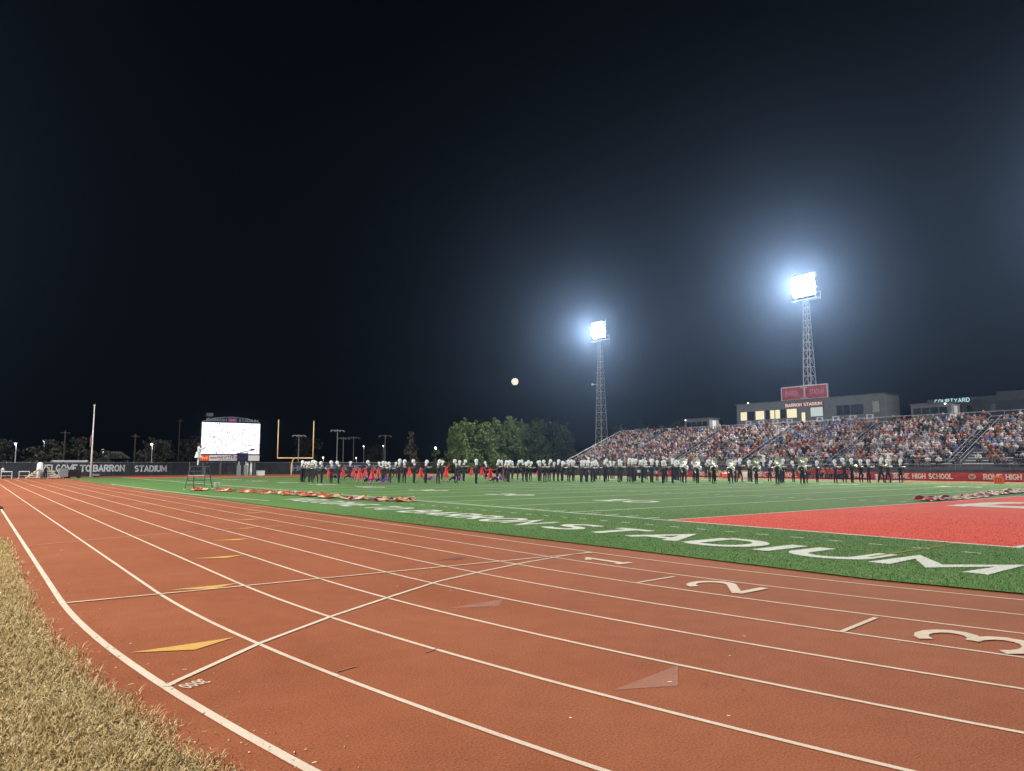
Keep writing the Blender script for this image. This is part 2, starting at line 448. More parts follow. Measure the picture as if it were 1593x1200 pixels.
for c in 'ROME':
    w = GL[c][0]
    lettering(MB(), c, (xx,-7.0,.0265), (1,0,0), (0,1,0), 5.6, t=.22, slab=True, span=w*6.2).build('end_zone_letter', M_fline, turf)
    xx += w*6.2 + 1.5
fl('soccer_line', (-2.75,9.0), (-2.95,-8.2), .09, M_fyellow)
fl('soccer_line', (-3.9,-8.26), (-.2,-8.16), .09, M_fyellow, z=Zl+.003)
strip(MB(), [(-6.85,60),(-6.82,36),(-6.5,27),(-5.6,19.8)], .12, Zl).build('boundary_line', M_fline, turf)

# dry grass at the camera's feet
def track_edge(y):
    r = RO+.40
    return np.where(y > Y0, CX-r, CX-np.sqrt(np.maximum(0, r*r-(y-Y0)**2)))
verge = MB()
ys = np.linspace(-60, 80, 60)
for a, b in zip(ys[:-1], ys[1:]):
    ea, eb = float(track_edge(np.array(max(a,-40.)))), float(track_edge(np.array(max(b,-40.))))
    verge.quad((-45,a,-.012), (ea+.02,a,-.004), (eb+.02,b,-.004), (-45,b,-.012))
M_thatch = layered('dry_thatch', [(.2, (.07,.05,.02)), (.5, (.15,.11,.05)), (.8, (.26,.20,.10))], .6, 7, 70, .9, dist=.03)
verge.build('grass_verge', M_thatch, kind='structure')
NB = 130000
yb = -12.9 + 18.5*RNG.random(NB)**1.9
wid = np.interp(yb, [-13,-11,-6,0,6], [2.3,2.0,1.4,1.0,.8])
xb = track_edge(yb) + .05*RNG.normal(size=NB) + .085 + .05*np.sin(yb*5.3)*np.sin(yb*2.1+1) - wid*RNG.random(NB)
ln = (.026+.050*RNG.random(NB))*np.interp(yb, [-13,-4,6], [1,1.15,1.4]); az = 2*PI*RNG.random(NB)
clump = np.sin(xb*9+2*np.sin(yb*5))*np.sin(yb*8+xb*3)
lean = np.clip(1.08+.33*RNG.normal(size=NB)-.2*clump, .25, 1.52)
dx, dy = np.cos(az), np.sin(az); wd = (.0016+.0014*RNG.random(NB))*np.interp(yb, [-13,-6,6], [1,1.5,2.6])
base = np.stack([xb, yb, np.full(NB, -.004)+.012*RNG.random(NB)], 1); side = np.stack([-dy*wd, dx*wd, np.zeros(NB)], 1)
def at_len(f, bend):
    L = ln*f; a = lean*bend
    return base + np.stack([dx*np.sin(a)*L, dy*np.sin(a)*L, np.cos(a)*L], 1)
m1, m2 = at_len(.5, .75), at_len(1.0, 1.08)
V = np.concatenate([base-side, base+side, m1+side*.8, m1-side*.8, m2+side*.15, m2-side*.15])
idx = np.arange(NB)
F = np.concatenate([np.stack([idx, idx+NB, idx+2*NB, idx+3*NB], 1), np.stack([idx+3*NB, idx+2*NB, idx+4*NB, idx+5*NB], 1)])
pal = np.array([(.66,.49,.23),(.74,.58,.30),(.50,.36,.16),(.34,.26,.11),(.80,.67,.40),(.26,.18,.085)])
cb = pal[RNG.choice(6, NB, p=[.26,.24,.18,.14,.10,.08])]*(.75+.5*RNG.random((NB,1)))
tag(obj('dry_grass', np_mesh('dry_grass', V, F, M_blade, np.tile(cb, (6,1)))), 'straw coloured dry grass along the outer edge of the track', 'grass', kind='stuff')
# short turf fibres near the track, where the pile can be seen
NT = 700000
yt = -13.4 + 30*RNG.random(NT)
edge_t = np.interp(yt, [-14.2,-9.5,-4.5,2,14], [-5.3,-6.30,-6.42,-6.70,-7.0])
xt = edge_t + (15-edge_t)*RNG.random(NT)
dcam = np.hypot(xt-CAM.x, yt-CAM.y)
keep = RNG.random(NT) < np.clip((31-dcam)/20, 0, 1)
xt, yt, dcam = xt[keep], yt[keep], dcam[keep]; NT = len(xt)
tone = np.tile(np.array([.120,.235,.066]), (NT,1))
tone[(xt > .06) & (yt < -.08) & (yt > -9.1)] = (.76,.105,.068)
hit = np.zeros(NT, dtype=bool)
for ob in list(turf.children):
    if ob.name.split('.')[0] not in ('painted_letter','restraining_dash','side_line','yard_line','end_line','sideline_tick'): continue
    me = ob.data; P = np.array([v.co[:] for v in me.vertices]) + np.array(ob.location)
    if P[:,1].min() > 17 or P[:,0].min() > 15: continue
    box = (xt > P[:,0].min()) & (xt < P[:,0].max()) & (yt > P[:,1].min()) & (yt < P[:,1].max())
    ids = np.nonzero(box)[0]
    for pl_ in me.polygons:
        q = P[list(pl_.vertices)][:, :2]; sg = []
        for a_, b_ in zip(q, np.roll(q, -1, 0)):
            sg.append((b_[0]-a_[0])*(yt[ids]-a_[1]) - (b_[1]-a_[1])*(xt[ids]-a_[0]))
        sg = np.array(sg); hit[ids[np.all(sg > 0, 0) | np.all(sg < 0, 0)]] = True
tone[hit] = (.74,.76,.68)
az = 2*PI*RNG.random(NT); h = .010+.017*RNG.random(NT); w = .004+.004*RNG.random(NT)
b0 = np.stack([xt, yt, np.full(NT, .02)], 1); sd = np.stack([np.cos(az)*w, np.sin(az)*w, np.zeros(NT)], 1)
tp = b0 + np.stack([np.cos(az+1.6)*h*.7, np.sin(az+1.6)*h*.7, h], 1)
ct = tone*(.6+.8*RNG.random((NT,1)))
idx = np.arange(NT)
fib = obj('turf_fibres', np_mesh('turf_fibres', np.concatenate([b0-sd, b0+sd, tp]), np.stack([idx, idx+NT, idx+2*NT], 1), M_turfblade, np.tile(ct, (3,1))), turf)
fib['kind'] = 'stuff'
# clippings and crumbs blown onto the track
NC = 500
yc = -12 + 16*RNG.random(NC)**1.5; xc = track_edge(yc) + .06 + np.abs(RNG.normal(size=NC))*.35 + (RNG.random(NC) < .12)*6*RNG.random(NC)
az = 2*PI*RNG.random(NC); L = .01+.025*RNG.random(NC)
p0 = np.stack([xc, yc, np.full(NC, .006)], 1); d = np.stack([np.cos(az)*L, np.sin(az)*L, .006*RNG.random(NC)], 1); s = np.stack([-np.sin(az)*.0025, np.cos(az)*.0025, np.full(NC,.002)], 1)
idx = np.arange(NC)
cl = obj('grass_clippings', np_mesh('grass_clippings', np.concatenate([p0-s, p0+s, p0+d+s, p0+d-s]), np.stack([idx, idx+NC, idx+2*NC, idx+3*NC], 1), M_blade, np.tile(pal[RNG.choice(6, NC)], (4,1))))
tag(cl, 'loose dry clippings scattered on the red track', 'clippings', kind='stuff')

# ------------------------------------------------------------------ people: one continuous skinned body per pose
def seg_regions(V, J, E):
    P = np.array([j[0] for j in J]); best = np.full(len(V), 1e9); reg = np.zeros(len(V), dtype=int)
    for a, b, r in E:
        A, B = P[a], P[b]; d = B-A; t = np.clip(((V-A)@d)/max(1e-9, d@d), 0, 1)
        rad = (J[a][1]*(1-t)+J[b][1]*t)
        q = np.linalg.norm(V-(A+t[:,None]*d), axis=1) - rad*.9
        m = q < best; best[m] = q[m]; reg[m] = r
    return reg
def skin_body(name, J, E, sub=1, flat=()):
    """J: list of (pos, radius[, radius2]); E: (a, b, region). returns verts, faces, region per vert"""
    bm = bmesh.new(); lay = bm.verts.layers.skin.verify(); vs = []
    for j in J:
        v = bm.verts.new(j[0]); v[lay].radius = (j[1], j[2] if len(j) > 2 else j[1]); vs.append(v)
    vs[0][lay].use_root = True
    for a, b, _ in E: bm.edges.new((vs[a], vs[b]))
    me = bpy.data.meshes.new('tmp'); bm.to_mesh(me); bm.free()
    o = bpy.data.objects.new('tmp', me); COL.objects.link(o)
    sk = o.modifiers.new('skin', 'SKIN'); sk.branch_smoothing = .3
    if sub: ss = o.modifiers.new('sub', 'SUBSURF'); ss.levels = sub
    dg = bpy.context.evaluated_depsgraph_get(); dg.update()
    ev = o.evaluated_get(dg); m2 = bpy.data.meshes.new_from_object(ev)
    V = np.zeros(len(m2.vertices)*3); m2.vertices.foreach_get('co', V); V = V.reshape(-1, 3)
    F = [tuple(p.vertices) for p in m2.polygons]
    bpy.data.objects.remove(o); bpy.data.meshes.remove(me); bpy.data.meshes.remove(m2)
    return V, F, seg_regions(V, J, E)
# regions: 0 trousers, 1 jacket, 2 skin, 3 shoes, 4 glove/hand, 5 hair
def stand_pose(arms='horn', legs='stand', turn=0.0):
    J = [((0,0,.86), .125,.10), ((0,.005,1.04), .115,.09), ((0,.0,1.24), .145,.10), ((0,.0,1.37), .06), ((0,.02,1.47), .062), ((0,.03,1.56), .083,.09), ((0,.02,1.63), .05)]
    E = [(0,1,0), (1,2,1), (2,3,1), (3,4,2), (4,5,2), (5,6,5)]
    if legs == 'stand': leg = [((.10,.0,.80),(.105,.01,.44),(.10,-.02,.07),(.11,.12,.03)), ((-.10,.0,.80),(-.105,.01,.44),(-.10,-.02,.07),(-.11,.12,.03))]
    elif legs == 'stride': leg = [((.10,.03,.80),(.105,.16,.45),(.10,.12,.08),(.11,.26,.05)), ((-.10,-.03,.80),(-.105,-.10,.45),(-.10,-.28,.10),(-.11,-.16,.03))]
    elif legs == 'close': leg = [((.07,.0,.80),(.06,.01,.44),(.055,-.02,.07),(.07,.12,.03)), ((-.07,.0,.80),(-.06,.01,.44),(-.055,-.02,.07),(-.07,.12,.03))]
    else: leg = [((.10,.02,.80),(.16,.20,.48),(.20,.30,.08),(.24,.42,.04)), ((-.10,-.03,.80),(-.18,-.16,.45),(-.24,-.34,.08),(-.26,-.22,.03))]
    for L in leg:
        k = len(J); J += [(L[0], .088), (L[1], .062), (L[2], .045), (L[3], .034)]
        E += [(0,k,0), (k,k+1,0), (k+1,k+2,0), (k+2,k+3,3)]
    A = {'horn': [((.19,.0,1.31),(.31,.17,1.24),(.06,.36,1.40),(.03,.42,1.44)), ((-.19,.0,1.31),(-.31,.17,1.24),(-.06,.40,1.40),(-.03,.48,1.44))],
         'low': [((.19,.0,1.31),(.27,.06,1.08),(.08,.28,1.14),(.03,.33,1.17)), ((-.19,.0,1.31),(-.27,.06,1.08),(-.08,.26,1.03),(-.03,.31,1.05))],
         'slide': [((.19,.0,1.31),(.26,.25,1.22),(.10,.55,1.34),(.05,.62,1.38)), ((-.19,.0,1.31),(-.30,.15,1.24),(-.06,.30,1.40),(-.03,.36,1.44))],
         'down': [((.19,.0,1.31),(.24,-.02,1.06),(.22,.08,.84),(.22,.10,.77)), ((-.19,.0,1.31),(-.24,-.02,1.06),(-.22,.08,.84),(-.22,.10,.77))],
         'tuba': [((.19,.0,1.31),(.28,.08,1.10),(.16,.30,1.16),(.12,.35,1.19)), ((-.19,.0,1.31),(-.30,.06,1.10),(-.24,.28,1.06),(-.20,.33,1.07))],
         'drum': [((.19,.0,1.31),(.29,.08,1.10),(.20,.34,1.06),(.17,.40,1.04)), ((-.19,.0,1.31),(-.29,.08,1.10),(-.20,.34,1.06),(-.17,.40,1.04))],
         'wide': [((.19,.0,1.31),(.42,.08,1.30),(.66,.14,1.38),(.74,.16,1.42)), ((-.19,.0,1.31),(-.40,.10,1.20),(-.60,.24,1.30),(-.66,.30,1.36))],
         'up': [((.19,.0,1.31),(.38,.10,1.42),(.44,.22,1.68),(.45,.24,1.76)), ((-.19,.0,1.31),(-.30,.12,1.12),(-.22,.36,1.20),(-.18,.42,1.24))],
         'conduct': [((.19,.0,1.31),(.30,.16,1.18),(.24,.42,1.36),(.22,.50,1.42)), ((-.19,.0,1.31),(-.30,.16,1.18),(-.24,.40,1.28),(-.22,.48,1.33))]}[arms]
    for L in A:
        k = len(J); J += [(L[0], .062), (L[1], .046), (L[2], .034), (L[3], .036)]
        E += [(2,k,1), (k,k+1,1), (k+1,k+2,1), (k+2,k+3,4)]
    return J, E
def body_mesh(name, J, E, mats, remap, sub=1):
    V, F, reg = skin_body(name, J, E, sub)
    me = bpy.data.meshes.new(name); me.from_pydata(V.tolist(), [], F)
    for m in mats: me.materials.append(m)
    fr = [remap[int(np.bincount(reg[list(f)]).argmax())] for f in F]
    me.polygons.foreach_set('material_index', np.array(fr, dtype=np.int32))
    me.polygons.foreach_set('use_smooth', np.ones(len(F), dtype=bool)); me.update()
    return me
def hat_meshes():
    h = MB(); h.lathe([(.098,0),(.10,.03),(.092,.12),(.105,.165),(.10,.17)], 12, (0,.025,1.585))
    h.cur = 1; h.lathe([(.13,-.004),(.125,.006)], 12, (0,.055,1.59))
    hat = h.mesh('shako_hat', [M_hatw, M_black], True)
    p = MB()
    p.lathe([(.03,0),(.10,.05),(.135,.14),(.14,.24),(.11,.33),(.04,.385)], 12, (0,.03,1.74), wob=lambda i, t: 1+.13*math.sin(5*t+i*1.7)+.08*math.sin(9*t+i))
    return hat, p.mesh('plume', M_plume, True)
HAT, PLUME = hat_meshes()
band_mats = [M_uniform, M_skin1, M_glove, M_black, M_navy]
band_mats2 = [M_uniform, M_skin2, M_glove, M_black, M_navy]
rm = {0:0, 1:0, 2:1, 3:3, 4:2, 5:1}
BODY = {}
for arms in ('horn', 'low', 'slide', 'tuba', 'drum'):
    for li, legs in enumerate(('stand', 'close')):
        J, E = stand_pose(arms, legs); BODY[arms, li] = body_mesh('marcher_body', J, E, band_mats if li == 0 else band_mats2, rm)
J, E = stand_pose('horn', 'stride'); BODY['horn', 2] = body_mesh('marcher_body', J, E, band_mats, rm)
# instruments, built at the hands, facing +y
def horn_mesh():
    m = MB(); m.path([(0,.16,1.49),(0,.30,1.475),(0,.60,1.455)], .014, 6); m.path([(0,.34,1.40),(0,.60,1.38)], .014, 6); m.path([(0,.60,1.455),(0,.645,1.42),(0,.60,1.38)], .014, 6)
    for x in (-.0,): m.tube((x,.44,1.36),(x,.44,1.48),.02); m.tube((x,.40,1.36),(x,.40,1.48),.02); m.tube((x,.48,1.36),(x,.48,1.48),.02)
    k = len(m.v); pr = [(.016,.60),(.022,.70),(.04,.77),(.075,.82)]
    for r, y in pr:
        for j in range(10): t = 2*PI*j/10; m.v.append((r*math.cos(t), y, 1.455+r*math.sin(t)))
    for i in range(3):
        for j in range(10): q = (j+1) % 10; m.f.append((k+i*10+j, k+i*10+q, k+(i+1)*10+q, k+(i+1)*10+j)); m.m.append(0)
    return m
TRUMPET = horn_mesh().mesh('trumpet', M_silver, True)
CLARINET = MB().path([(0,.12,1.48),(0,.20,1.36),(0,.34,1.10),(0,.40,.98),(0,.43,.93)], [.008,.014,.015,.018,.036], 8).mesh('clarinet', M_black, True)
tb = MB(); tb.path([(.05,.15,1.47),(.05,.75,1.42),(.05,.82,1.39),(.05,.78,1.35),(.05,.20,1.40)], .012, 6); tb.path([(-.06,-.25,1.50),(-.06,.20,1.47),(-.06,.5,1.44),(-.06,.62,1.43),(-.06,.70,1.425)], [.012,.014,.03,.055,.11], 8)
tb.tube((.05,.2,1.44),(-.06,.2,1.47),.01)
TROMBONE = tb.mesh('trombone', M_gold, True)
sn = MB(); sn.lathe([(.17,0),(.175,.02),(.175,.24),(.17,.26)], 16, (0,.36,.78)); sn.cur = 1
for z in (.78, 1.01): sn.lathe([(.182,0),(.182,.03)], 16, (0,.36,z))
sn.cur = 0; sn.tube((.17,.38,1.06),(.05,.38,1.055),.008); sn.tube((-.17,.38,1.06),(-.05,.38,1.055),.008)
SNARE = sn.mesh('snare_drum', [M_hatw, M_silver], False)
def sousa():
    m = MB(); pts = []
    for i in range(22):
        a = R(-150 + 300*i/21); pts.append((.34*math.cos(a)-.02, .04+.20*math.sin(a)*.9, 1.12+.34*math.sin(a+.5)))
    m.path(pts, [.03+.035*i/21 for i in range(22)], 8)
    e = pts[-1]
    m.path([e, (e[0]+.02,e[1]-.02,1.45), (.20,-.06,1.66), (.10,-.02,1.78), (.06,.06,1.83)], [.065,.07,.075,.085,.10], 10)
    k = len(m.v); N = 20
    for r, d in ((.10,0),(.13,.06),(.20,.11),(.29,.135),(.335,.14)):
        for j in range(N): t = 2*PI*j/N; m.v.append((.06+r*math.cos(t), .06+d, 1.83+d*.25+r*math.sin(t)))
    for i in range(4):
        for j in range(N): q = (j+1) % N; m.f.append((k+i*N+j, k+i*N+q, k+(i+1)*N+q, k+(i+1)*N+j)); m.m.append(0)
    m.path([pts[0], (-.1,.18,1.30), (0,.15,1.47)], .018, 6)
    return m
SOUSA = sousa().mesh('sousaphone', M_silver, True)

def ordinal(n):
    s = 'th' if 10 <= n % 100 <= 20 else {1:'st', 2:'nd', 3:'rd'}.get(n % 10, 'th')
    return f'{n}{s}'
BAND = [(9.5,56.5,0),(9.7,56.4,0),(9.0,53.7,0),(10.2,55.9,0),(13.6,64.2,0),(9.3,52.2,0),(9.2,50.5,0),(9.9,49.9,0),(9.9,48.2,0),(23.1,75.7,0),(15.8,54.4,0),(26.0,73.0,0),(14.6,48.8,0),(21.3,61.7,0),(14.7,47.5,0),(25.6,67.7,0),(15.4,47.0,0),(15.1,45.4,0),(15.8,44.8,0),(16.0,43.0,0),(16.4,41.5,0),(26.2,57.3,0),(18.1,41.2,0),(24.4,50.7,0),(23.8,48.9,0),(19.0,39.3,0),(34.1,60.0,0),(24.3,43.6,0),(36.5,60.0,0),(34.6,56.5,0),(24.3,41.7,0),(32.2,51.9,0),(31.9,50.5,0),(28.7,45.3,0),(26.5,41.7,0),(30.0,45.7,0),(29.6,43.8,0),(27.2,39.8,0),(30.4,43.1,0),(31.1,43.2,0),(30.4,41.7,0),(32.5,43.5,0),(31.2,41.0,0),(32.6,41.9,0),(28.9,36.5,0),(30.0,37.4,0),(31.2,37.6,0),(33.1,39.3,0),(39.4,45.5,0),(31.5,36.1,0),(35.2,39.6,0),(42.8,47.0,0),(32.5,35.2,0),(35.1,37.5,0),(32.2,33.6,0),(34.9,35.8,0),(38.1,38.5,0),(47.9,47.4,0),(32.5,32.2,0),(43.4,42.0,0),(33.1,31.6,0),(39.8,37.1,0),(32.3,29.5,0),(35.8,32.3,0),(33.0,29.0,0),(43.3,37.8,0),(41.4,35.7,0),(37.6,32.0,0),(33.4,28.0,1),(40.5,32.9,0),(33.7,26.8,1),(52.2,40.9,0),(40.4,30.9,0),(34.1,25.4,1),(42.4,30.2,0),(35.4,24.6,1),(40.1,27.7,0),(41.2,28.0,0),(42.8,27.9,0),(36.0,22.5,1),(44.1,26.8,0),(37.3,21.4,1),(40.9,23.5,0),(42.2,24.1,0),(44.9,24.8,0),(39.2,20.3,1),(42.6,22.1,0),(45.7,22.9,0),(43.8,20.0,0),(46.3,20.6,0),(45.6,19.5,0),(48.2,20.1,0),(46.7,18.6,0),(47.5,17.9,0),(47.1,17.1,0),(48.7,16.8,0)]
rb = random.Random(3)
BAND = BAND + [(x+1.1+.3*math.sin(i), y+.8+.5*math.cos(i*1.7), 0) for i, (x, y, s) in enumerate(BAND) if i > 26 and i % 3 == 0 and y > 26]
BAND.sort(key=lambda b: (Vector((b[0], b[1], 1))-CAM).dot(_r)/(Vector((b[0], b[1], 1))-CAM).dot(_f))
n_s = n_p = 0
for i, (x, y, s) in enumerate(BAND):
    if s:
        kind, ins, iname, iword = 'tuba', SOUSA, 'sousaphone', 'silver sousaphone'
    elif 66 <= i <= 84 and i % 3 == 0: kind, ins, iname, iword = 'drum', SNARE, 'snare_drum', 'white snare drum'
    else:
        kind, ins, iname, iword = rb.choice([('horn', TRUMPET, 'trumpet', 'silver trumpet')]*4 + [('low', CLARINET, 'clarinet', 'black clarinet')]*2 + [('slide', TROMBONE, 'trombone', 'brass trombone')])
    li = rb.choice([0,0,1,2]) if kind == 'horn' else rb.choice([0,0,1])
    if s: n_s += 1
    else: n_p += 1
    rz = -PI/2 + rb.gauss(0, .16) + (.25 if i < 30 else 0)     # most face the home stand
    if s: rz = rb.choice([-.35, .1, -.7]) + PI*.92
    sc = rb.uniform(.92, 1.08)
    who = f'{ordinal(n_s)} sousaphone player from the left' if s else f'{ordinal(n_p)} plumed band member from the left'
    p = obj('person', BODY[kind, li], None, (x, y, .024), rz); p.scale = (sc*1.12, sc*1.08, sc)
    if s:
        tag(p, f'musician in black uniform wrapped by a silver horn, {who}', 'person', 'marching band on the field'); obj('shako_hat', HAT, p)
    else:
        tag(p, f'musician in black uniform holding a {iword.split()[1] if "snare" not in iword else "snare drum"}, {who}', 'person', 'marching band on the field')
        h = obj('shako_hat', HAT, p); pl = obj('plume', PLUME, h)
        pl.location = (0, 0, 0); pl.rotation_euler = (R(rb.uniform(-4, 4)), R(rb.uniform(-4, 4)), 0)
    q = obj(iname, ins, None, (x, y, .024), rz); q.scale = (sc, sc, sc)
    tag(q, f'{iword} held by the {who}', 'instrument', 'instruments of the marching band')
# colour guard in red dresses
gm = [M_skin1, M_hair, M_black, M_dress]
grm = {0:0, 1:3, 2:0, 3:2, 4:0, 5:1}
GB = []
for arms, legs in (('wide','lunge'), ('up','stride'), ('wide','stride'), ('horn','lunge')):
    J, E = stand_pose(arms, legs); GB.append(body_mesh('guard_body', J, E, gm, {**grm}))
dr = MB(); dr.lathe([(.165,.0),(.16,.10),(.14,.22),(.18,.34),(.27,.60),(.34,.84)][::-1], 20, (0,0,0), wob=lambda i, t: 1+(.16 if i < 3 else .02)*math.sin(7*t), close=False)
dr.v = [(a, b*.85, 1.34-c) for a, b, c in dr.v]
DRESS = dr.mesh('dress', M_dress, True)
hr = MB(); hr.lathe([(.03,.10),(.085,.075),(.10,.0),(.095,-.07),(.06,-.13)][::-1], 10, (0,-.0,1.57)); HAIR = hr.mesh('hair', M_hair, True)
def silk(name, seed, m):
    r = np.random.default_rng(seed); n = 9
    xs, ys = np.meshgrid(np.linspace(-.6,.6,n), np.linspace(0,.9,n))
    z = .5 - .45*np.abs(xs)**1.2 + .10*np.sin(ys*8+xs*5+seed) + .08*r.normal(size=xs.shape)*.4
    V = np.stack([xs+.08*np.sin(ys*7), ys+.06*np.sin(xs*9+seed), np.maximum(.03, z)], -1).reshape(-1, 3)
    F = np.array([(i*n+j, i*n+j+1, (i+1)*n+j+1, (i+1)*n+j) for i in range(n-1) for j in range(n-1)])
    me = np_mesh(name, V, F, m, None, True)
    return me
GUARD = [(15.0,62.9),(16.2,61.9),(17.1,61.1),(11.0,46.1),(21.1,66.6),(11.0,43.5),(24.0,69.1),(26.2,65.1),(18.6,48.6),(20.5,46.9),(31.9,59.9),(31.6,57.2),(21.9,41.3),(37.6,61.2),(38.9,55.6)]
SILK = [silk('purple_silk', k, M_purple) for k in range(3)]
HELD = {0, 1, 2, 3, 5, 8, 9, 11, 12}
for i, (x, y) in enumerate(GUARD):
    sc = rb.uniform(.93, 1.0); rz = rb.uniform(-2.4, -.4)
    p = obj('person', GB[i % 4], None, (x, y, .024), rz); p.scale = (sc,)*3
    tag(p, f'{ordinal(i+1)} dancer from the left in a flared red dress' + (', purple silk at her feet' if i in HELD else ''), 'person', 'colour guard dancers in red')
    obj('dress', DRESS, p); obj('hair', HAIR, p)
    if i in HELD:
        a = rz + PI/2; q = obj('purple_flag', SILK[i % 3], None, (x+.45*math.cos(a+.4), y-.35, .024), rb.uniform(-1, 1) - .6)
        tag(q, f'purple silk flag swept low by the {ordinal(i+1)} red dancer from the left', 'flag', 'purple silks of the colour guard')

# ------------------------------------------------------------------ grandstand
ST_X0, ST_PITCH, ST_RISE, ST_Z0, ST_N = 63.2, .66, .285, 1.35, 18
ST_YA, ST_YB = 6.0, 78.0
AISLES = [18.4, 31.2, 43.6, 55.5, 67.2]
stand = empty('grandstand', (ST_X0-1.2, 40, 0), 0, 'long grey aluminium grandstand packed with spectators on the far side of the field', 'grandstand')
def at(o, name, mb, m, kind=None, smooth=False):
    """child mesh given in world coordinates under an unrotated parent"""
    d = o.location
    mb.v = [(a-d.x, b-d.y, c-d.z) for a, b, c in mb.v]
    return mb.build(name, m, o, smooth=smooth, kind=kind)
at(stand, 'front_wall', MB().box(62.0,62.25,ST_YA,ST_YB,0,1.12), mat('dark_wall', (.05,.05,.055), .8, var=.3, scale=1.5))
at(stand, 'walkway', MB().box(62.26,63.18,ST_YA,ST_YB,.95,1.05), M_concrete)
for k in range(ST_N):
    x = ST_X0 + k*ST_PITCH; z = ST_Z0 + k*ST_RISE
    at(stand, 'footboard', MB().box(x,x+ST_PITCH-.004,ST_YA,ST_YB,z-.34,z), M_dkgrey)
    segs = [ST_YA] + [v for a in AISLES for v in (a-.55, a+.55)] + [ST_YB]
    for a, b in zip(segs[::2], segs[1::2]):
        at(stand, 'bench', MB().box(x+.36,x+.62,a,b,z+.36,z+.41), M_alu)
TOPX, TOPZ = ST_X0 + ST_N*ST_PITCH, ST_Z0 + ST_N*ST_RISE
at(stand, 'deck', MB().box(TOPX,TOPX+5.5,ST_YA,ST_YB,TOPZ-.35,TOPZ), M_concrete)
# slanted side rails at the open end, back rail, aisle rails, front rail
for dz in (.55, 1.1):
    at(stand, 'side_rail', MB().tube((ST_X0-1,ST_YB+.05,ST_Z0-.2+dz),(TOPX,ST_YB+.05,TOPZ+dz),.035), M_galv)
    at(stand, 'back_rail', MB().tube((TOPX+.2,ST_YA,TOPZ+dz),(TOPX+.2,ST_YB,TOPZ+dz),.03), M_galv)
for k in range(0, ST_N+1, 3):
    x = ST_X0+k*ST_PITCH; z = ST_Z0+k*ST_RISE
    at(stand, 'rail_post', MB().tube((x,ST_YB+.05,0),(x,ST_YB+.05,z+1.1),.05), M_galv)
for y in np.arange(ST_YA, ST_YB, 3.0):
    at(stand, 'rail_post', MB().tube((TOPX+.2,y,TOPZ),(TOPX+.2,y,TOPZ+1.1),.025), M_galv)
for ya in AISLES:
    for s in (-.5, .5):
        for dz in (.5, .95):
            at(stand, 'aisle_rail', MB().tube((ST_X0-.1,ya+s,ST_Z0+dz),(TOPX-.8,ya+s,TOPZ-.35+dz),.024), M_rail)
        for k in range(0, ST_N, 3):
            x = ST_X0+k*ST_PITCH; z = ST_Z0+k*ST_RISE
            at(stand, 'rail_post', MB().tube((x+.1,ya+s,z),(x+.1,ya+s,z+.98),.02), M_rail)
for dz in (.55, 1.05): at(stand, 'front_rail', MB().tube((62.3,ST_YA,1.1+dz),(62.3,ST_YB,1.1+dz),.022), M_rail)
for y in np.arange(ST_YA, ST_YB, 2.4): at(stand, 'rail_post', MB().tube((62.3,y,1.1),(62.3,y,2.15),.02), M_rail)
# red vinyl banner on the wall
ban = empty('wall_banner', (61.97, 30, 0), 0, 'long red vinyl banner lettered ROME HIGH SCHOOL along the grandstand wall', 'banner')
at(ban, 'banner_sheet', MB().box(61.95,61.985,ST_YA,58,.04,.84), M_redpaint)
emb = MB()
for yc in (16.4, 25.0, 33.6, 42.2, 50.8):
    wx = 'ROME HIGH SCHOOL'; tot = sum(GL[c][0] for c in wx)+.28*(len(wx)-1); kk = 5.75/tot; yy = yc-1.05
    for c in wx:
        if c != ' ': at(ban, 'banner_letter', lettering(MB(), c, (61.949,yy,.16), (0,-1,0), (0,0,1), .58, t=.24, slab=True, span=GL[c][0]*kk, lift=.004), M_cream)
        yy -= (GL[c][0]+.28)*kk
    e = MB(); e.poly([(61.944, yc+.35*math.cos(t), .45+.26*math.sin(t)) for t in np.linspace(0, 2*PI, 17)[:-1]]); e.cur = 1
    e.poly([(61.940, yc+a, .45+b) for a, b in ((.26,.20),(.10,.08),(-.10,.08),(-.26,.20),(-.2,-.05),(0,-.2),(.2,-.05))])
    at(ban, 'emblem', e, [mat('emblem_pale', (.55,.42,.36), .6), mat('emblem_dark', (.30,.12,.10), .6)])
    for s in (-1, 1):
        at(ban, 'swoosh', MB().poly([(61.944, yc+s*.55, .62), (61.944, yc+s*.85, .30), (61.944, yc+s*.95, .30), (61.944, yc+s*.62, .62)]), M_navy)

# ------------------------------------------------------------------ spectators
def sit_pose(v):
    r = random.Random(v); l = r.uniform(-.05, .10); e = r.uniform(0, 1)
    J = [((0,0,.10), .15,.12), ((0,.02+l*.5,.32), .14,.11), ((0,.03+l,.52), .15,.10), ((0,.05+l,.64), .05), ((0,.07+l,.76), .095,.105), ((0,.06+l,.86), .06)]
    E = [(0,1,1), (1,2,1), (2,3,1), (3,4,2), (4,5,5)]
    for s in (1, -1):
        k = len(J); J += [((s*.11,.38,.10), .075), ((s*.13,.42,-.32), .055)]; E += [(0,k,0), (k,k+1,0)]
        k = len(J)
        if v % 5 == 3: el, ha = (s*.30,.18+l,.50), (s*.20,.32,.80)
        elif v % 5 == 4: el, ha = (s*.28,.10+l,.34), (s*.06,.30+l,.48)
        else: el, ha = (s*.27,.08+l,.30), (s*.10,.33,.20)
        J += [((s*.19,.03+l,.50), .062), (el, .05), (ha, .04)]; E += [(2,k,1), (k,k+1,1), (k+1,k+2,4)]
    return J, E
SIT = []
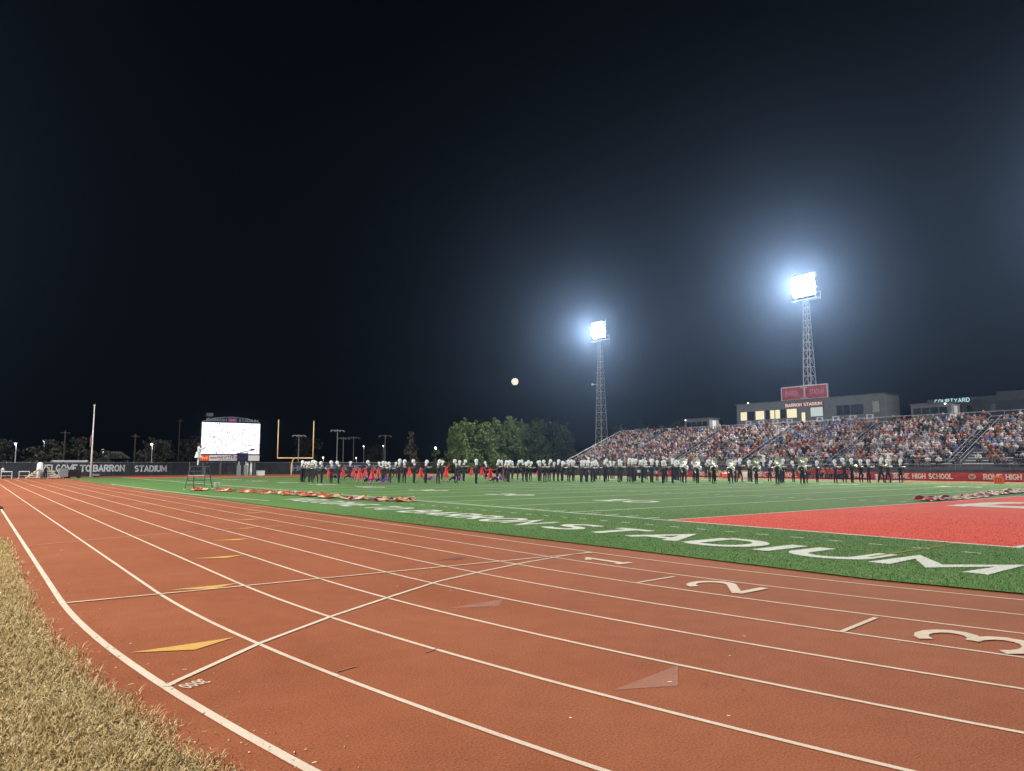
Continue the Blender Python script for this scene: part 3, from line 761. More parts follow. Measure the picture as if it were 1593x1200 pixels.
for v in range(6):
    J, E = sit_pose(v); V, Fc, rg = skin_body('sit', J, E, 0)
    SIT.append((V, np.array([f if len(f) == 4 else (*f, f[-1]) for f in Fc if len(f) in (3, 4)]), rg))
J, E = stand_pose('down', 'stand'); V, Fc, rg = skin_body('st', J, E, 0)
STANDV = (V, np.array([f if len(f) == 4 else (*f, f[-1]) for f in Fc if len(f) in (3, 4)]), rg)
SHIRTS = [('black', (0.018,0.018,0.023)), ('grey', (0.130,0.130,0.143)), ('white', (0.520,0.520,0.533)), ('red', (0.247,0.046,0.042)), ('maroon', (0.117,0.029,0.034)), ('blue', (0.072,0.130,0.299)), ('navy', (0.023,0.036,0.078)), ('tan', (0.338,0.260,0.182)), ('orange', (0.338,0.130,0.072)), ('pale blue', (0.260,0.338,0.442)), ('charcoal', (0.052,0.052,0.058)), ('pink', (0.416,0.247,0.234))]
SW = np.array([.18,.16,.15,.055,.05,.06,.10,.06,.015,.08,.10,.02])
SKINS = [(0.450,0.275,0.194), (0.375,0.219,0.150), (0.188,0.106,0.069), (0.100,0.056,0.037), (0.500,0.338,0.250)]
HAIRS = [(.03,.02,.015), (.08,.045,.025), (.015,.012,.012), (.30,.20,.09), (.5,.5,.48), (.35,.03,.03), (.02,.02,.02)]
PANTS = [(.02,.025,.05), (.03,.03,.03), (.10,.12,.18), (.18,.15,.11), (.05,.05,.06)]
def outfit(shirt, r):
    sk = np.array(SKINS[r.choice(5, p=[.36,.26,.15,.11,.12])])
    c = np.zeros((6, 3)); c[0] = PANTS[r.integers(5)]; c[1] = np.array(shirt)*(.65+.55*r.random()); c[2] = sk; c[3] = (.05,.05,.05); c[4] = sk if r.random() < .6 else c[1]; c[5] = HAIRS[r.integers(7)]
    return c
def tri_fix(F): return F
def person_mesh(name, base, cols):
    V, F, rg = base
    me = bpy.data.meshes.new(name)
    me.from_pydata(V.tolist(), [], [tuple(dict.fromkeys(f)) for f in F.tolist()]); me.materials.append(M_tint)
    a = me.color_attributes.new('tint', 'FLOAT_COLOR', 'POINT'); c4 = np.ones((len(V), 4), dtype=np.float32); c4[:, :3] = cols[rg]; a.data.foreach_set('color', c4.ravel())
    me.polygons.foreach_set('use_smooth', np.ones(len(me.polygons), dtype=bool)); me.update()
    return me
def in_view(x, y, z=2.0):
    d = Vector((x, y, z)) - CAM; zc = d.dot(_f)
    return zc > 0 and abs(d.dot(_r)/zc) < 796.5/1139.6*1.0
cr = np.random.default_rng(21)
seats = []
for k in range(ST_N):
    x = ST_X0 + k*ST_PITCH + .42; z = ST_Z0 + k*ST_RISE + .41
    y = ST_YA + .3; seat = 0
    while y < ST_YB-.3:
        gap = min(abs(y-a) for a in AISLES)
        # emptier patches: front right, around the blue group, near the open end
        fill = .93 + .10*math.sin(y*.8+k*1.3)*math.sin(y*.31-k*.7) - .05
        if y < 21 and k < 5: fill = .55
        if y > 70 and k < 6: fill = .82
        if y < 17 and k > 4: fill = .80
        if gap > .62 and cr.random() < fill: seats.append((k, x, y + cr.normal()*.05, z))
        y += .50 + .10*cr.random()
vis = [s for s in seats if in_view(s[1], s[2], s[3])]
vis.sort(key=lambda s: (Vector((s[1], s[2], s[3]))-CAM).length)
near = vis[:165]; nearset = set(id(s) for s in near)
by_row = {}
for s in near: by_row.setdefault(s[0], []).append(s)
def shirt_pick(k, y):
    # friends and families sit together: patches of like colours
    n = math.sin(y*.55+k*.9)+math.sin(y*.23-k*.5+2)
    if 15.5 < y < 19 and 3 <= k <= 8 and cr.random() < .5: return 5
    if 35 < y < 40 and k > 9 and cr.random() < .4: return 5
    if 26 < y < 46 and n > .4 and cr.random() < .22: return 3
    if 14 < y < 18 and k < 3 and cr.random() < .4: return 8
    if 20 < y < 30 and n < -.5 and cr.random() < .4: return 2
    return int(cr.choice(len(SHIRTS), p=SW/SW.sum()))
cache = {}
for k in sorted(by_row):
    row = sorted(by_row[k], key=lambda s: s[2])
    for i, s in enumerate(row):
        si = shirt_pick(k, s[2]); v = int(cr.integers(6)); key = (si, v)
        if key not in cache: cache[key] = person_mesh('spectator', SIT[v], outfit(SHIRTS[si][1], cr))
        p = obj('person', cache[key], None, (s[1], s[2], s[3]), PI/2 + cr.normal()*.25)
        sc = .95+.1*cr.random(); p.scale = (sc,)*3
        tag(p, f'seated spectator in {SHIRTS[si][0]} top, {ordinal(k+1)} row from the front, {ordinal(i+1)} from the right edge', 'person', 'spectators in the nearest grandstand rows')
VV, FF, CC, off = [], [], [], 0
for s in seats:
    if id(s) in nearset: continue
    k = s[0]; si = shirt_pick(k, s[2]); st = cr.random() < .09
    V, F, rg = STANDV if st else SIT[int(cr.integers(6))]
    a = PI/2 + cr.normal()*.3; sc = .93+.14*cr.random(); c, sn_ = math.cos(a), math.sin(a)
    W = V*sc; W = np.stack([W[:,0]*c-W[:,1]*sn_, W[:,0]*sn_+W[:,1]*c, W[:,2]], 1) + np.array([s[1]-(.2 if st else 0), s[2], s[3]-(.41 if st else 0)])
    VV.append(W); FF.append(F+off); CC.append(outfit(SHIRTS[si][1], cr)[rg]); off += len(V)
cm = bpy.data.meshes.new('crowd')
cF = np.concatenate(FF)
cm.from_pydata(np.concatenate(VV).tolist(), [], [tuple(dict.fromkeys(f)) for f in cF.tolist()]); cm.materials.append(M_tint)
a = cm.color_attributes.new('tint', 'FLOAT_COLOR', 'POINT'); c4 = np.ones((off, 4), dtype=np.float32); c4[:, :3] = np.concatenate(CC); a.data.foreach_set('color', c4.ravel())
cm.polygons.foreach_set('use_smooth', np.ones(len(cm.polygons), dtype=bool)); cm.update()
tag(obj('crowd', cm), 'dense crowd of seated spectators filling the upper and farther grandstand rows', 'crowd', kind='stuff')

# ------------------------------------------------------------------ press boxes, signs
def booth(name, x0, x1, y0, y1, z0, z1, label, nwin, wz, lamp=None, lit=(), cat='press box', mside=None, door=True):
    b = empty(name, (x0, y0, z0), 0, label, cat)
    at(b, 'wall', MB().box(x0,x1,y0,y1,z0,z1), M_siding)
    at(b, 'end_panel', MB().box(x0+.02,x1-.02,y0-.03,y0-.005,z0,z1-.05), mside or M_siding2)
    at(b, 'roof', MB().box(x0-.25,x1+.2,y0-.15,y1+.15,z1+.002,z1+.14), M_dkgrey)
    for i in range(1, int((y1-y0)/1.2)):
        y = y0+i*1.2; at(b, 'siding_seam', MB().box(x0-.018,x0-.003,y-.03,y+.03,z0,z1-.02), M_siding)
    return b
pb = booth('press_box', 76.5, 80.2, 31.8, 54.4, TOPZ, 10.62, 'long grey press box with lit windows above the middle of the grandstand', 0, 0)
wins = [(53.65,52.56,1),(52.35,51.33,0),(51.0,49.56,1),(49.3,48.7,0),(48.53,47.85,1),(47.68,46.95,1),(46.8,46.0,0),(45.8,44.25,1),(43.5,42.96,2),(42.1,40.3,3),(38.3,37.5,0),(37.3,36.5,0),(36.3,34.7,0),(33.4,32.5,4)]
for a, b_, k in wins:
    z0, z1 = (8.25, 9.5) if k != 2 else (7.5, 8.9)
    if k == 4: z0, z1 = 8.35, 9.75
    w = at(pb, 'window', MB().box(76.40,76.47,b_-.05,a+.05,z0-.05,z1+.05), M_dkgrey)
    p = MB().box(76.37,76.395,b_,a,z0,z1); p.v = [(q[0]-pb.location.x, q[1]-pb.location.y, q[2]-pb.location.z) for q in p.v]
    p.build('pane', {0:M_glassdk, 1:M_warmwin, 2:M_warmwin, 3:M_coolwin, 4:M_siding2}[k], w)
M_poster = mat('white_poster', (.42,.44,.46), .7, var=.25, scale=5)
for i, y in enumerate((52.36,50.12,47.75,45.46,40.83,38.5,36.15,33.83)):
    s_ = at(pb, 'wall_poster', MB().box(76.42,76.45,y-.5,y+.5,7.45,8.12), M_poster)
    t = MB().box(76.405,76.417,y-.22,y+.22,7.58,8.0); t.v = [(q[0]-pb.location.x, q[1]-pb.location.y, q[2]-pb.location.z) for q in t.v]
    t.build('poster_print', mat('poster_print', (.20,.10,.10) if i % 2 else (.10,.13,.18), .7), s_)
at(pb, 'roof_lamp', MB().lathe([(.05,0),(.08,.05),(.08,.14),(.02,.18)], 8, (76.3,52.2,10.75)), mat('small_lamp', (1,1,1), .4, emit=(1,.95,.85), estr=6))
for y0, y1, x0, lab, nm in ((59.1,63.9,75.8,'small grey camera booth near the left end of the grandstand','b'), (23.7,28.3,75.8,'small grey booth right of the long press box','b')):
    b = booth('camera_booth', x0, x0+2.3, y0, y1, TOPZ, 8.86, lab, 4, 0, cat='booth')
    n = 4
    for i in range(n):
        a = y0+.45+i*(y1-y0-.6)/n
        at(b, 'window', MB().box(x0-.03,x0-.005,a,a+(y1-y0-.6)/n-.12,7.70,8.45), M_glassdk)
    at(b, 'door', MB().box(x0+.7,x0+1.5,y0-.06,y0-.035,TOPZ,8.55), M_white)
    at(b, 'wall_lamp', MB().lathe([(.04,0),(.1,.04),(.1,.12),(.03,.16)], 8, (x0-.1,y1-.1 if y0 > 40 else y0+.6,8.75)), MATS['small_lamp'])
rs = empty('roof_sign', (77, 43.4, 10.7), 0, 'red framed sign with pale script raised over the press box roof', 'sign')
M_signred = mat('sign_red', (.30,.03,.045), .5, var=.35, scale=1.2)
at(rs, 'sign_panel', MB().box(77.0,77.25,39.9,46.9,10.86,12.62), M_signred)
for a in ((39.8,39.9,10.8,12.68), (46.9,47.0,10.8,12.68)): at(rs, 'frame_post', MB().box(76.96,77.28,*a), M_alu)
for a in ((10.76,10.86), (12.62,12.72)): at(rs, 'frame_rail', MB().box(76.97,77.27,39.9,46.9,*a), M_alu)
at(rs, 'sign_emblem', lettering(MB(), 'I', (76.995,43.45,11.0), (0,-1,0), (0,0,1), 1.45, t=.09, span=.3), mat('sign_emblem_pale', (.40,.30,.32), .6))
at(rs, 'sign_emblem', MB().box(76.985,76.998,42.85,43.95,12.4,12.5), MATS['sign_emblem_pale'])
at(rs, 'sign_emblem', MB().box(76.985,76.998,42.85,43.95,10.92,11.0), MATS['sign_emblem_pale'])
at(rs, 'sign_text', lettering(MB(), 'BARRON', (76.995,46.3,11.35), (0,-1,0), (0,0,1), .8, t=.16, span=2.0), mat('sign_faded_text', (.42,.20,.22), .6))
at(rs, 'sign_text', lettering(MB(), 'STADIUM', (76.995,42.5,11.35), (0,-1,0), (0,0,1), .8, t=.16, span=2.1), MATS['sign_faded_text'])
for y in (41, 43.4, 45.8): at(rs, 'support', MB().box(77.3,77.4,y-.05,y+.05,10.76,12.5), M_galv)
ss = empty('name_board', (76.3, 43, 9.7), 0, 'narrow lit letter board under the red sign on the press box front', 'sign')
at(ss, 'board', MB().box(76.25,76.36,40.2,46.0,9.72,10.28), M_signred)
at(ss, 'board_text', lettering(MB(), 'BARRON STADIUM', (76.245,45.85,9.77), (0,-1,0), (0,0,1), .46, t=.2, slab=True, span=5.5), mat('board_letters', (.7,.6,.5), .6, emit=(1,.85,.75), estr=.35))
# hotel behind
ht = empty('hotel', (128, 40, 0), 0, 'dark hotel block behind the grandstand with a glowing roof sign', 'building')
at(ht, 'wall', MB().box(128,150,37.5,49.5,0,13.2), mat('hotel_wall', (.07,.07,.08), .8, var=.2, scale=.4))
at(ht, 'wall', MB().box(126.5,150,28,37.4,0,12.6), MATS['hotel_wall'])
at(ht, 'parapet', MB().box(127.8,150,37.45,49.6,13.2,13.7), M_dkgrey)
at(ht, 'parapet', MB().box(126.3,150,31,37.42,12.6,14.2), M_dkgrey)
for i in range(6):
    for j in range(3): at(ht, 'window', MB().box(127.9,127.98,38.3+i*1.85,39.2+i*1.85,5.4+j*2.7,6.8+j*2.7), M_glassdk)
at(ht, 'sign_letters', lettering(MB(), 'COURTYARD', (127.78,48.3,12.85), (0,-1,0), (0,0,1), .82, t=.18, span=5.9), mat('neon_letters', (.5,.8,.8), .4, emit=(.55,.95,1.0), estr=.65))

# ------------------------------------------------------------------ floodlight towers
def make_tower():
    t = empty('floodlight_tower', (0,0,0))
    H, wb, wt = 26.0, .98, .30
    def c(k, z): w = wb+(wt-wb)*z/H; return Vector((w*(1 if k in (0,1) else -1), w*(1 if k in (0,3) else -1), z))
    for k in range(4): MB().tube(c(k,0), c(k,H), .075, .05, 6).build('leg', M_galv, t)
    zs = [0]
    while zs[-1] < H-.5: zs.append(min(H, zs[-1] + max(.95, 1.9-1.0*zs[-1]/H)))
    br = MB()
    for a, b in zip(zs[:-1], zs[1:]):
        for k in range(4):
            j = (k+1) % 4; br.tube(c(k,b), c(j,b), .04, n=4, cap=False); br.tube(c(k,a), c(j,b), .028, n=4, cap=False)
    br.build('bracing', M_galv, t, kind='stuff')
    MB().box(-.55,.55,-2.1,2.1,H+.05,H+.17).build('platform', M_galv, t)
    pr = MB()
    for y in (-2.05, 0, 2.05): pr.tube((.5,y,H+.15),(.5,y,H+1.1),.025,n=5)
    pr.tube((.5,-2.05,H+1.1),(.5,2.05,H+1.1),.025,n=5); pr.build('platform_rail', M_galv, t)
    for y in (-1.6, 1.6): MB().box(-.08,.08,y-.06,y+.06,H+.18,H+4.1).build('light_post', M_galv, t)
    for r in range(4): MB().box(-.16,-.09,-1.95,1.95,H+.85+r*.86,H+.95+r*.86).build('crossarm', M_galv, t)
    hs = MB(); hs.lathe([(.10,-.42),(.15,-.36),(.26,-.12),(.31,0)], 12, (0,0,0), close=False)
    def aim(v): # lathe axis z -> -x and a little down
        x, y, z = v; a = R(22); d = Vector((-math.cos(a),0,-math.sin(a))); u = Vector((0,1,0)); w = d.cross(u); q = u*x+w*y+d*z; return tuple(q)
    hs.v = [aim(v) for v in hs.v]; HM = hs.mesh('lamp_housing', M_galv, True)
    ln = MB(); ln.poly([(.30*math.cos(t), .30*math.sin(t), -.02) for t in np.linspace(0, 2*PI, 17)[:-1]]); ln.v = [aim(v) for v in ln.v]; LM = ln.mesh('lamp_lens', M_lens)
    for r in range(4):
        for k in range(6):
            fl_ = obj('floodlight', HM, t, (-.52, -1.60+k*.64, H+.90+r*.86), R(42*math.sin(k*2.3+r*1.7)-10)); obj('lamp_lens', LM, fl_)
    return t
def flood(t, target, watts):
    l = bpy.data.lights.new('floodlight_beam', 'SPOT'); l.energy = watts; l.spot_size = R(158); l.spot_blend = .9; l.shadow_soft_size = 1.9
    l.color = (1.0, .965, .93)
    o = bpy.data.objects.new('floodlight_beam', l); COL.objects.link(o); o.parent = t
    o.location = (-1.9, 0, 28.2)
    d = Vector(target); o.rotation_euler = d.to_track_quat('-Z', 'Y').to_euler()
tower = make_tower()
TW = [((82.0,90.3,0), 0.0, 'steel lattice floodlight tower at the left end of the grandstand', -.10),
      ((82.0,45.5,0), 0.0, 'steel lattice floodlight tower rising behind the red sign and press box', 0.0),
      ((82.0,2.0,0), 0.0, 'steel lattice floodlight tower beyond the right end of the grandstand', .10),
      ((-42.0,90.3,0), PI, 'steel lattice floodlight tower on the visitors side at the far end', .10),
      ((-42.0,45.5,0), PI, 'steel lattice floodlight tower on the visitors side at midfield', 0.0),
      ((-42.0,0.0,0), PI, 'steel lattice floodlight tower on the visitors side behind the track start', -.1)]
for i, (p, rz, lab, sk) in enumerate(TW):
    t = tower if i == 0 else copy_tree(tower)
    t.location = p; t.rotation_euler = (0, 0, rz)
    tag(t, lab, 'light tower', 'stadium floodlight towers')
for i, t in enumerate([o for o in COL.objects if o.get('category') == 'light tower']):
    flood(t, (-.87, .0, -.50), FLOOD_W*(.74 if t.location.x < 0 and t.location.y < 10 else 1.0))
t0 = tower
hn = MB().lathe([(.05,0),(.25,.5)], 8, (0,0,0)); hn.v = [(a, 2.0+c, 17.6+b) for a, b, c in hn.v]; hn.tube((0,1.0,17.5),(0,2.0,17.6),.04); hn.build('loudspeaker_horn', M_white, t0)

# ------------------------------------------------------------------ far goal post, scoreboard, end fence
gp = empty('goal_post', (24.7, 102.3, 0), 0, 'yellow football goal post with padded curved neck at the far end', 'goal post')
at(gp, 'gooseneck', MB().path([(24.7,102.3,0),(24.7,102.3,1.5),(24.7,102.1,2.1),(24.7,101.5,2.65),(24.7,100.75,2.84),(24.7,100.58,2.84)], .10, 10), M_goal, smooth=True)
at(gp, 'crossbar', MB().tube((21.8,100.58,2.84),(27.6,100.58,2.84),.085), M_goal, smooth=True)
for x in (21.8, 27.6): at(gp, 'upright', MB().tube((x,100.58,2.80),(x,100.58,8.9),.075), M_goal, smooth=True)
sb = empty('scoreboard', (20.2, 121, 0), 0, 'video scoreboard with a glaring white screen on steel posts', 'scoreboard')
for x in (15.7, 18.6, 21.6, 24.6): at(sb, 'post', MB().box(x-.16,x+.16,121.3,121.7,0,9.2), M_dkgrey)
at(sb, 'cabinet', MB().box(15.0,25.35,121.0,121.29,3.55,9.4), M_black)
scr = bpy.data.materials.new('video_screen'); scr.use_nodes = True; nt = scr.node_tree; bs = nt.nodes['Principled BSDF']
tc = nt.nodes.new('ShaderNodeTexCoord'); mp = nt.nodes.new('ShaderNodeMapping'); mp.inputs['Scale'].default_value = (1.6,1,.9)
vo = nt.nodes.new('ShaderNodeTexNoise'); vo.inputs['Scale'].default_value = 2.4; vo.inputs['Detail'].default_value = 5
rp = nt.nodes.new('ShaderNodeValToRGB'); rp.color_ramp.elements[0].position = .36; rp.color_ramp.elements[0].color = (.10,.10,.35,1); rp.color_ramp.elements[1].position = .44; rp.color_ramp.elements[1].color = (1,.97,1,1)
nt.links.new(tc.outputs['Object'], mp.inputs['Vector']); nt.links.new(mp.outputs[0], vo.inputs['Vector']); nt.links.new(vo.outputs['Fac'], rp.inputs[0]); nt.links.new(rp.outputs[0], bs.inputs['Emission Color'])
bs.inputs['Emission Strength'].default_value = 1.4; bs.inputs['Base Color'].default_value = (.02,.02,.02,1)
at(sb, 'screen', MB().quad((15.1,120.985,3.72),(25.25,120.985,3.72),(25.25,120.985,9.28),(15.1,120.985,9.28)), scr)
at(sb, 'advert_panel', MB().box(15.1,25.3,120.95,121.25,2.5,3.5), mat('advert_panel_white', (.50,.50,.50), .6, emit=(.9,.9,1), estr=.10))
at(sb, 'advert_square', MB().box(15.1,16.5,120.925,120.945,2.48,3.52), mat('advert_red', (.50,.04,.03), .6, emit=(1,.1,.05), estr=.18))
at(sb, 'advert_logo', lettering(MB(), 'M', (15.4,120.918,2.68), (1,0,0), (0,0,1), .62, t=.2, span=.75), mat('logo_yellow', (.7,.42,.03), .5, emit=(1,.55,.05), estr=.3))
at(sb, 'advert_text', lettering(MB(), 'HAWTHORN', (18.0,120.94,2.86), (1,0,0), (0,0,1), .5, t=.22, slab=True, span=4.0), mat('advert_maroon', (.20,.03,.05), .6))
at(sb, 'advert_text', MB().box(16.7,17.8,120.935,120.945,2.9,3.1), M_dkgrey)
at(sb, 'advert_text', MB().box(18.1,21.8,120.935,120.945,2.62,2.72), M_dkgrey)
at(sb, 'topper_text', lettering(MB(), 'BARRON', (15.9,121.0,9.5), (1,0,0), (0,0,1), .52, t=.22, slab=True, span=3.3), M_fencelet2)
at(sb, 'topper_text', lettering(MB(), 'STADIUM', (21.4,121.0,9.5), (1,0,0), (0,0,1), .52, t=.22, slab=True, span=3.4), M_fencelet2)
at(sb, 'topper_badge', MB().box(19.5,21.1,121.0,121.12,9.42,10.15), mat('badge_blue', (.05,.06,.16), .5))
at(sb, 'topper_badge', MB().box(19.8,20.8,120.98,120.995,9.65,9.9), mat('badge_red', (.55,.05,.06), .5, emit=(1,.1,.1), estr=.15))
at(sb, 'topper_frame', MB().path([(15.2,121.15,9.45),(17.5,121.15,10.12),(20.2,121.15,10.35),(22.9,121.15,10.12),(25.2,121.15,9.45)], .04, 5), M_galv)
at(sb, 'loudspeaker', MB().box(15.9,17.0,121.2,121.8,10.35,10.95), M_dkgrey)
at(sb, 'loudspeaker_post', MB().box(16.35,16.5,121.4,121.55,9.2,10.35), M_dkgrey)
def fence_run(a, b, words, label):
    f = empty('screened_fence', (a, 127, 0), 0, label, 'fence')
    n = max(1, int((b-a)/3))
    for i in range(n):
        x0 = a+(b-a)*i/n; x1 = a+(b-a)*(i+1)/n
        at(f, 'screen_panel', MB().box(x0+.01,x1-.01,127.0,127.03,.08,2.15+.03*math.sin(i*2.1)), M_fence)
        at(f, 'post', MB().tube((x0,127.06,0),(x0,127.06,2.3),.035), M_galv)
    at(f, 'top_rail', MB().tube((a,127.06,2.24),(b,127.06,2.24),.025), M_galv)
    for s, x0, span, z, h, m, t in words:
        tot = sum(GL[c][0] for c in s)+.28*(len(s)-1); k = span/tot; x = x0
        for c in s:
            if c != ' ': at(f, 'fence_letter', lettering(MB(), c, (x,126.995,z), (1,0,0), (0,0,1), h, t=t, slab=True, span=GL[c][0]*k, lift=.004), m)
            x += (GL[c][0]+.28)*k
    return f
fence_run(-40, 14.6, [('WELCOME', -8.2, 5.2, .62, 1.32, M_fencelet, .24), ('TO', -2.4, 1.4, .62, 1.25, M_fencelet, .24), ('BARRON', -.5, 4.6, .62, 1.25, M_fencelet, .24), ('STADIUM', 5.8, 5.0, .55, 1.20, M_fencelet, .24)], 'dark screened fence reading WELCOME TO BARRON STADIUM behind the flagpole')
fence_run(14.7, 110, [('HOME OF THE WOLVES', 33.7, 24.0, .55, 1.15, M_fencelet2, .24)], 'dark screened fence behind the scoreboard and goal post with faded blue lettering')

# ------------------------------------------------------------------ flagpole, lamp posts, moon
fp = empty('flagpole', (-3.4,105,0), 0, 'tall white flagpole with a slack folded flag in front of the fence', 'flagpole')
at(fp, 'pole', MB().tube((-3.4,105,0),(-3.4,105,10.2),.12,.055,10), M_white, smooth=True)
at(fp, 'finial', MB().lathe([(.02,0),(.11,.05),(.13,.12),(.08,.2),(.01,.23)], 8, (-3.4,105,10.2)), M_goal)
at(fp, 'flag', MB().path([(-3.55,105,6.1),(-3.62,105,5.5),(-3.58,105,4.9),(-3.66,105,4.3)], [.05,.12,.10,.07], 7), mat('flag_cloth', (.20,.10,.12), .8, var=.6, scale=4), smooth=True)
at(fp, 'base', MB().box(-3.75,-3.05,104.7,105.3,-.02,.10), M_concrete)
def lamp_post(x, y, h, label, on=6.0, col=(1,.93,.8), glow=300.0, r=.16):
    l = empty('lamp_post', (x,y,0), 0, label, 'lamp post', 'lamp posts beyond the stadium')
    MB().tube((0,0,0),(0,0,h),.09,.05,6).build('pole', M_galv, l)
    MB().box(-.35,.15,-.12,.12,h,h+.12).build('lamp_head', M_galv, l)
    r *= .62; k = f'lamp_glow_{col}_{on}'
    MB().lathe([(.03,-r),(r*.8,-r*.6),(r,0),(r*.8,r*.5),(.03,r*.8)], 10, (-.12,-.06,h-.12)).build('lamp_globe', mat(k, (1,1,1), .4, emit=col, estr=on*.6), l, smooth=True)
    if glow:
        L = bpy.data.lights.new('lamp_light', 'POINT'); L.energy = glow*.12; L.color = col; L.shadow_soft_size = .2
        o = bpy.data.objects.new('lamp_light', L); COL.objects.link(o); o.parent = l; o.location = (-.1,-.4,h-.4)
lamp_post(-11.4,132,5.4,'lit lamp post over the fence near the left edge',12,(.85,.93,1),500,.24)
lamp_post(9.6,134,5.7,'lit lamp post between flagpole and scoreboard',12,(1,.9,.78),500,.28)
lamp_post(2.4,140,4.6,'small lit lamp post right of the flagpole',10,(.8,.92,1),200,.16)
lamp_post(-6.3,150,6.4,'small dim lamp post above the dark shrubs at left',4,(.8,.9,1),100,.14)
lamp_post(1.0,165,6.6,'tiny far lamp post just right of the flagpole top half',8,(1,.93,.8),0,.16)
lamp_post(66.65,128,5.6,'bright lamp post left of the big evergreen row',30,(1,.97,.85),1500,.34)
lamp_post(50.0,152,3.6,'orange lamp post beside the tall court light mast',10,(1,.6,.35),250,.30)
lamp_post(57.5,150,3.5,'small white lamp post right of the court light mast',8,(1,.97,.9),150,.2)
lamp_post(64.0,160,6.6,'small lamp post above the band between masts',8,(1,.8,.6),150,.26)
lamp_post(71.0,163,6.9,'second small lamp post above the band, left of the bare tree',8,(1,.85,.7),150,.22)
lamp_post(30.0,142,5.0,'small lamp post just right of the scoreboard screen',10,(1,.85,.85),0,.16)
def mast(x, y, h, label, n=4, w=3.0):
    m = empty('court_light_mast', (x,y,0), 0, label, 'light mast', 'unlit court light masts beyond the end fence')
    MB().tube((0,0,0),(0,0,h),.14,.09,6).build('pole', M_galv, m)
    MB().box(-w/2,w/2,-.05,.05,h-.35,h-.22).build('crossarm', M_galv, m)
    for i in range(n):
        xx = -w/2+w*i/(n-1); MB().lathe([(.05,.12),(.24,.08),(.30,-.20),(.28,-.22)], 8, (xx,-.1,h-.45)).build('lamp_head', M_siding2, m)
mast(52.5,150,10.2,'tall unlit mast with four lamp heads right of the goal post',4,3.2)
mast(45.0,155,9.0,'dim light mast seen between the goal post uprights',4,3.0)
mast(68.5,157,9.5,'dim light mast left of the bare brown tree',3,3.2)
mast(60.5,165,9.0,'faint far light mast midway between goal post and bare tree',4,3.2)
mast(66.5,172,9.5,'faint far light mast behind the other masts',4,3.2)
def pole(x, y, h, label):
    o = empty('utility_pole', (x,y,0), 0, label, 'pole', 'dark utility poles behind the left fence')
    MB().tube((0,0,0),(0,0,h),.14,.10,6).build('pole', M_bark, o); MB().box(-.7,.7,-.05,.05,h-.5,h-.38).build('crossarm', M_bark, o)
pole(-4.6,131,7.7,'dark utility pole left of the flagpole'); pole(6.4,132,7.4,'dark utility pole right of the flagpole'); pole(19.6,160,12,'thin dark pole behind the scoreboard')
md = Vector((0.59012,0.79940,0.11278))
mn = MB(); MR = 20.5
for i in range(13):
    pass
mn.lathe([(MR*math.sin(PI*i/12)+.01, -MR*math.cos(PI*i/12)) for i in range(13)], 24)
moon = mn.build('moon', mat('moon_surface', (.9,.85,.8), .9, emit=(1,.84,.66), estr=1.25), None, tuple(CAM+md*4300), smooth=True)
tag(moon, 'full moon hanging over the evergreen trees', 'moon')

# ------------------------------------------------------------------ trees
def leaf_cloud(centres, radii, per, size, rng, dark, light, squash=.8):
    """leaf-sized quads through the shells of many clumps"""
    Vs, Cs = [], []
    for (c, r) in zip(centres, radii):
        n = int(per*(r**2)); 
        d = rng.normal(size=(n,3)); d /= np.linalg.norm(d, axis=1)[:,None]
        rad = r*(.55+.5*rng.random(n)**.6)
        p = c + d*rad[:,None]*np.array([1,1,squash])
        nrm = d + .7*rng.normal(size=(n,3)); nrm /= np.linalg.norm(nrm, axis=1)[:,None]
        t = np.cross(nrm, rng.normal(size=(n,3))); t /= np.linalg.norm(t, axis=1)[:,None]; b = np.cross(nrm, t)
        s = size*(.6+.8*rng.random(n))[:,None]
        Vs.append(np.stack([p-t*s*.5-b*s*.3, p+t*s*.5-b*s*.3, p+t*s*.35+b*s*.4, p-t*s*.35+b*s*.4], 1).reshape(-1,3))
        k = rng.random((n,1)); tone = (.75+.5*rng.random())
        Cs.append(np.repeat((np.array(dark)*(1-k)+np.array(light)*k)*tone, 4, axis=0))
    V = np.concatenate(Vs); return V, np.arange(len(V)).reshape(-1,4), np.concatenate(Cs)
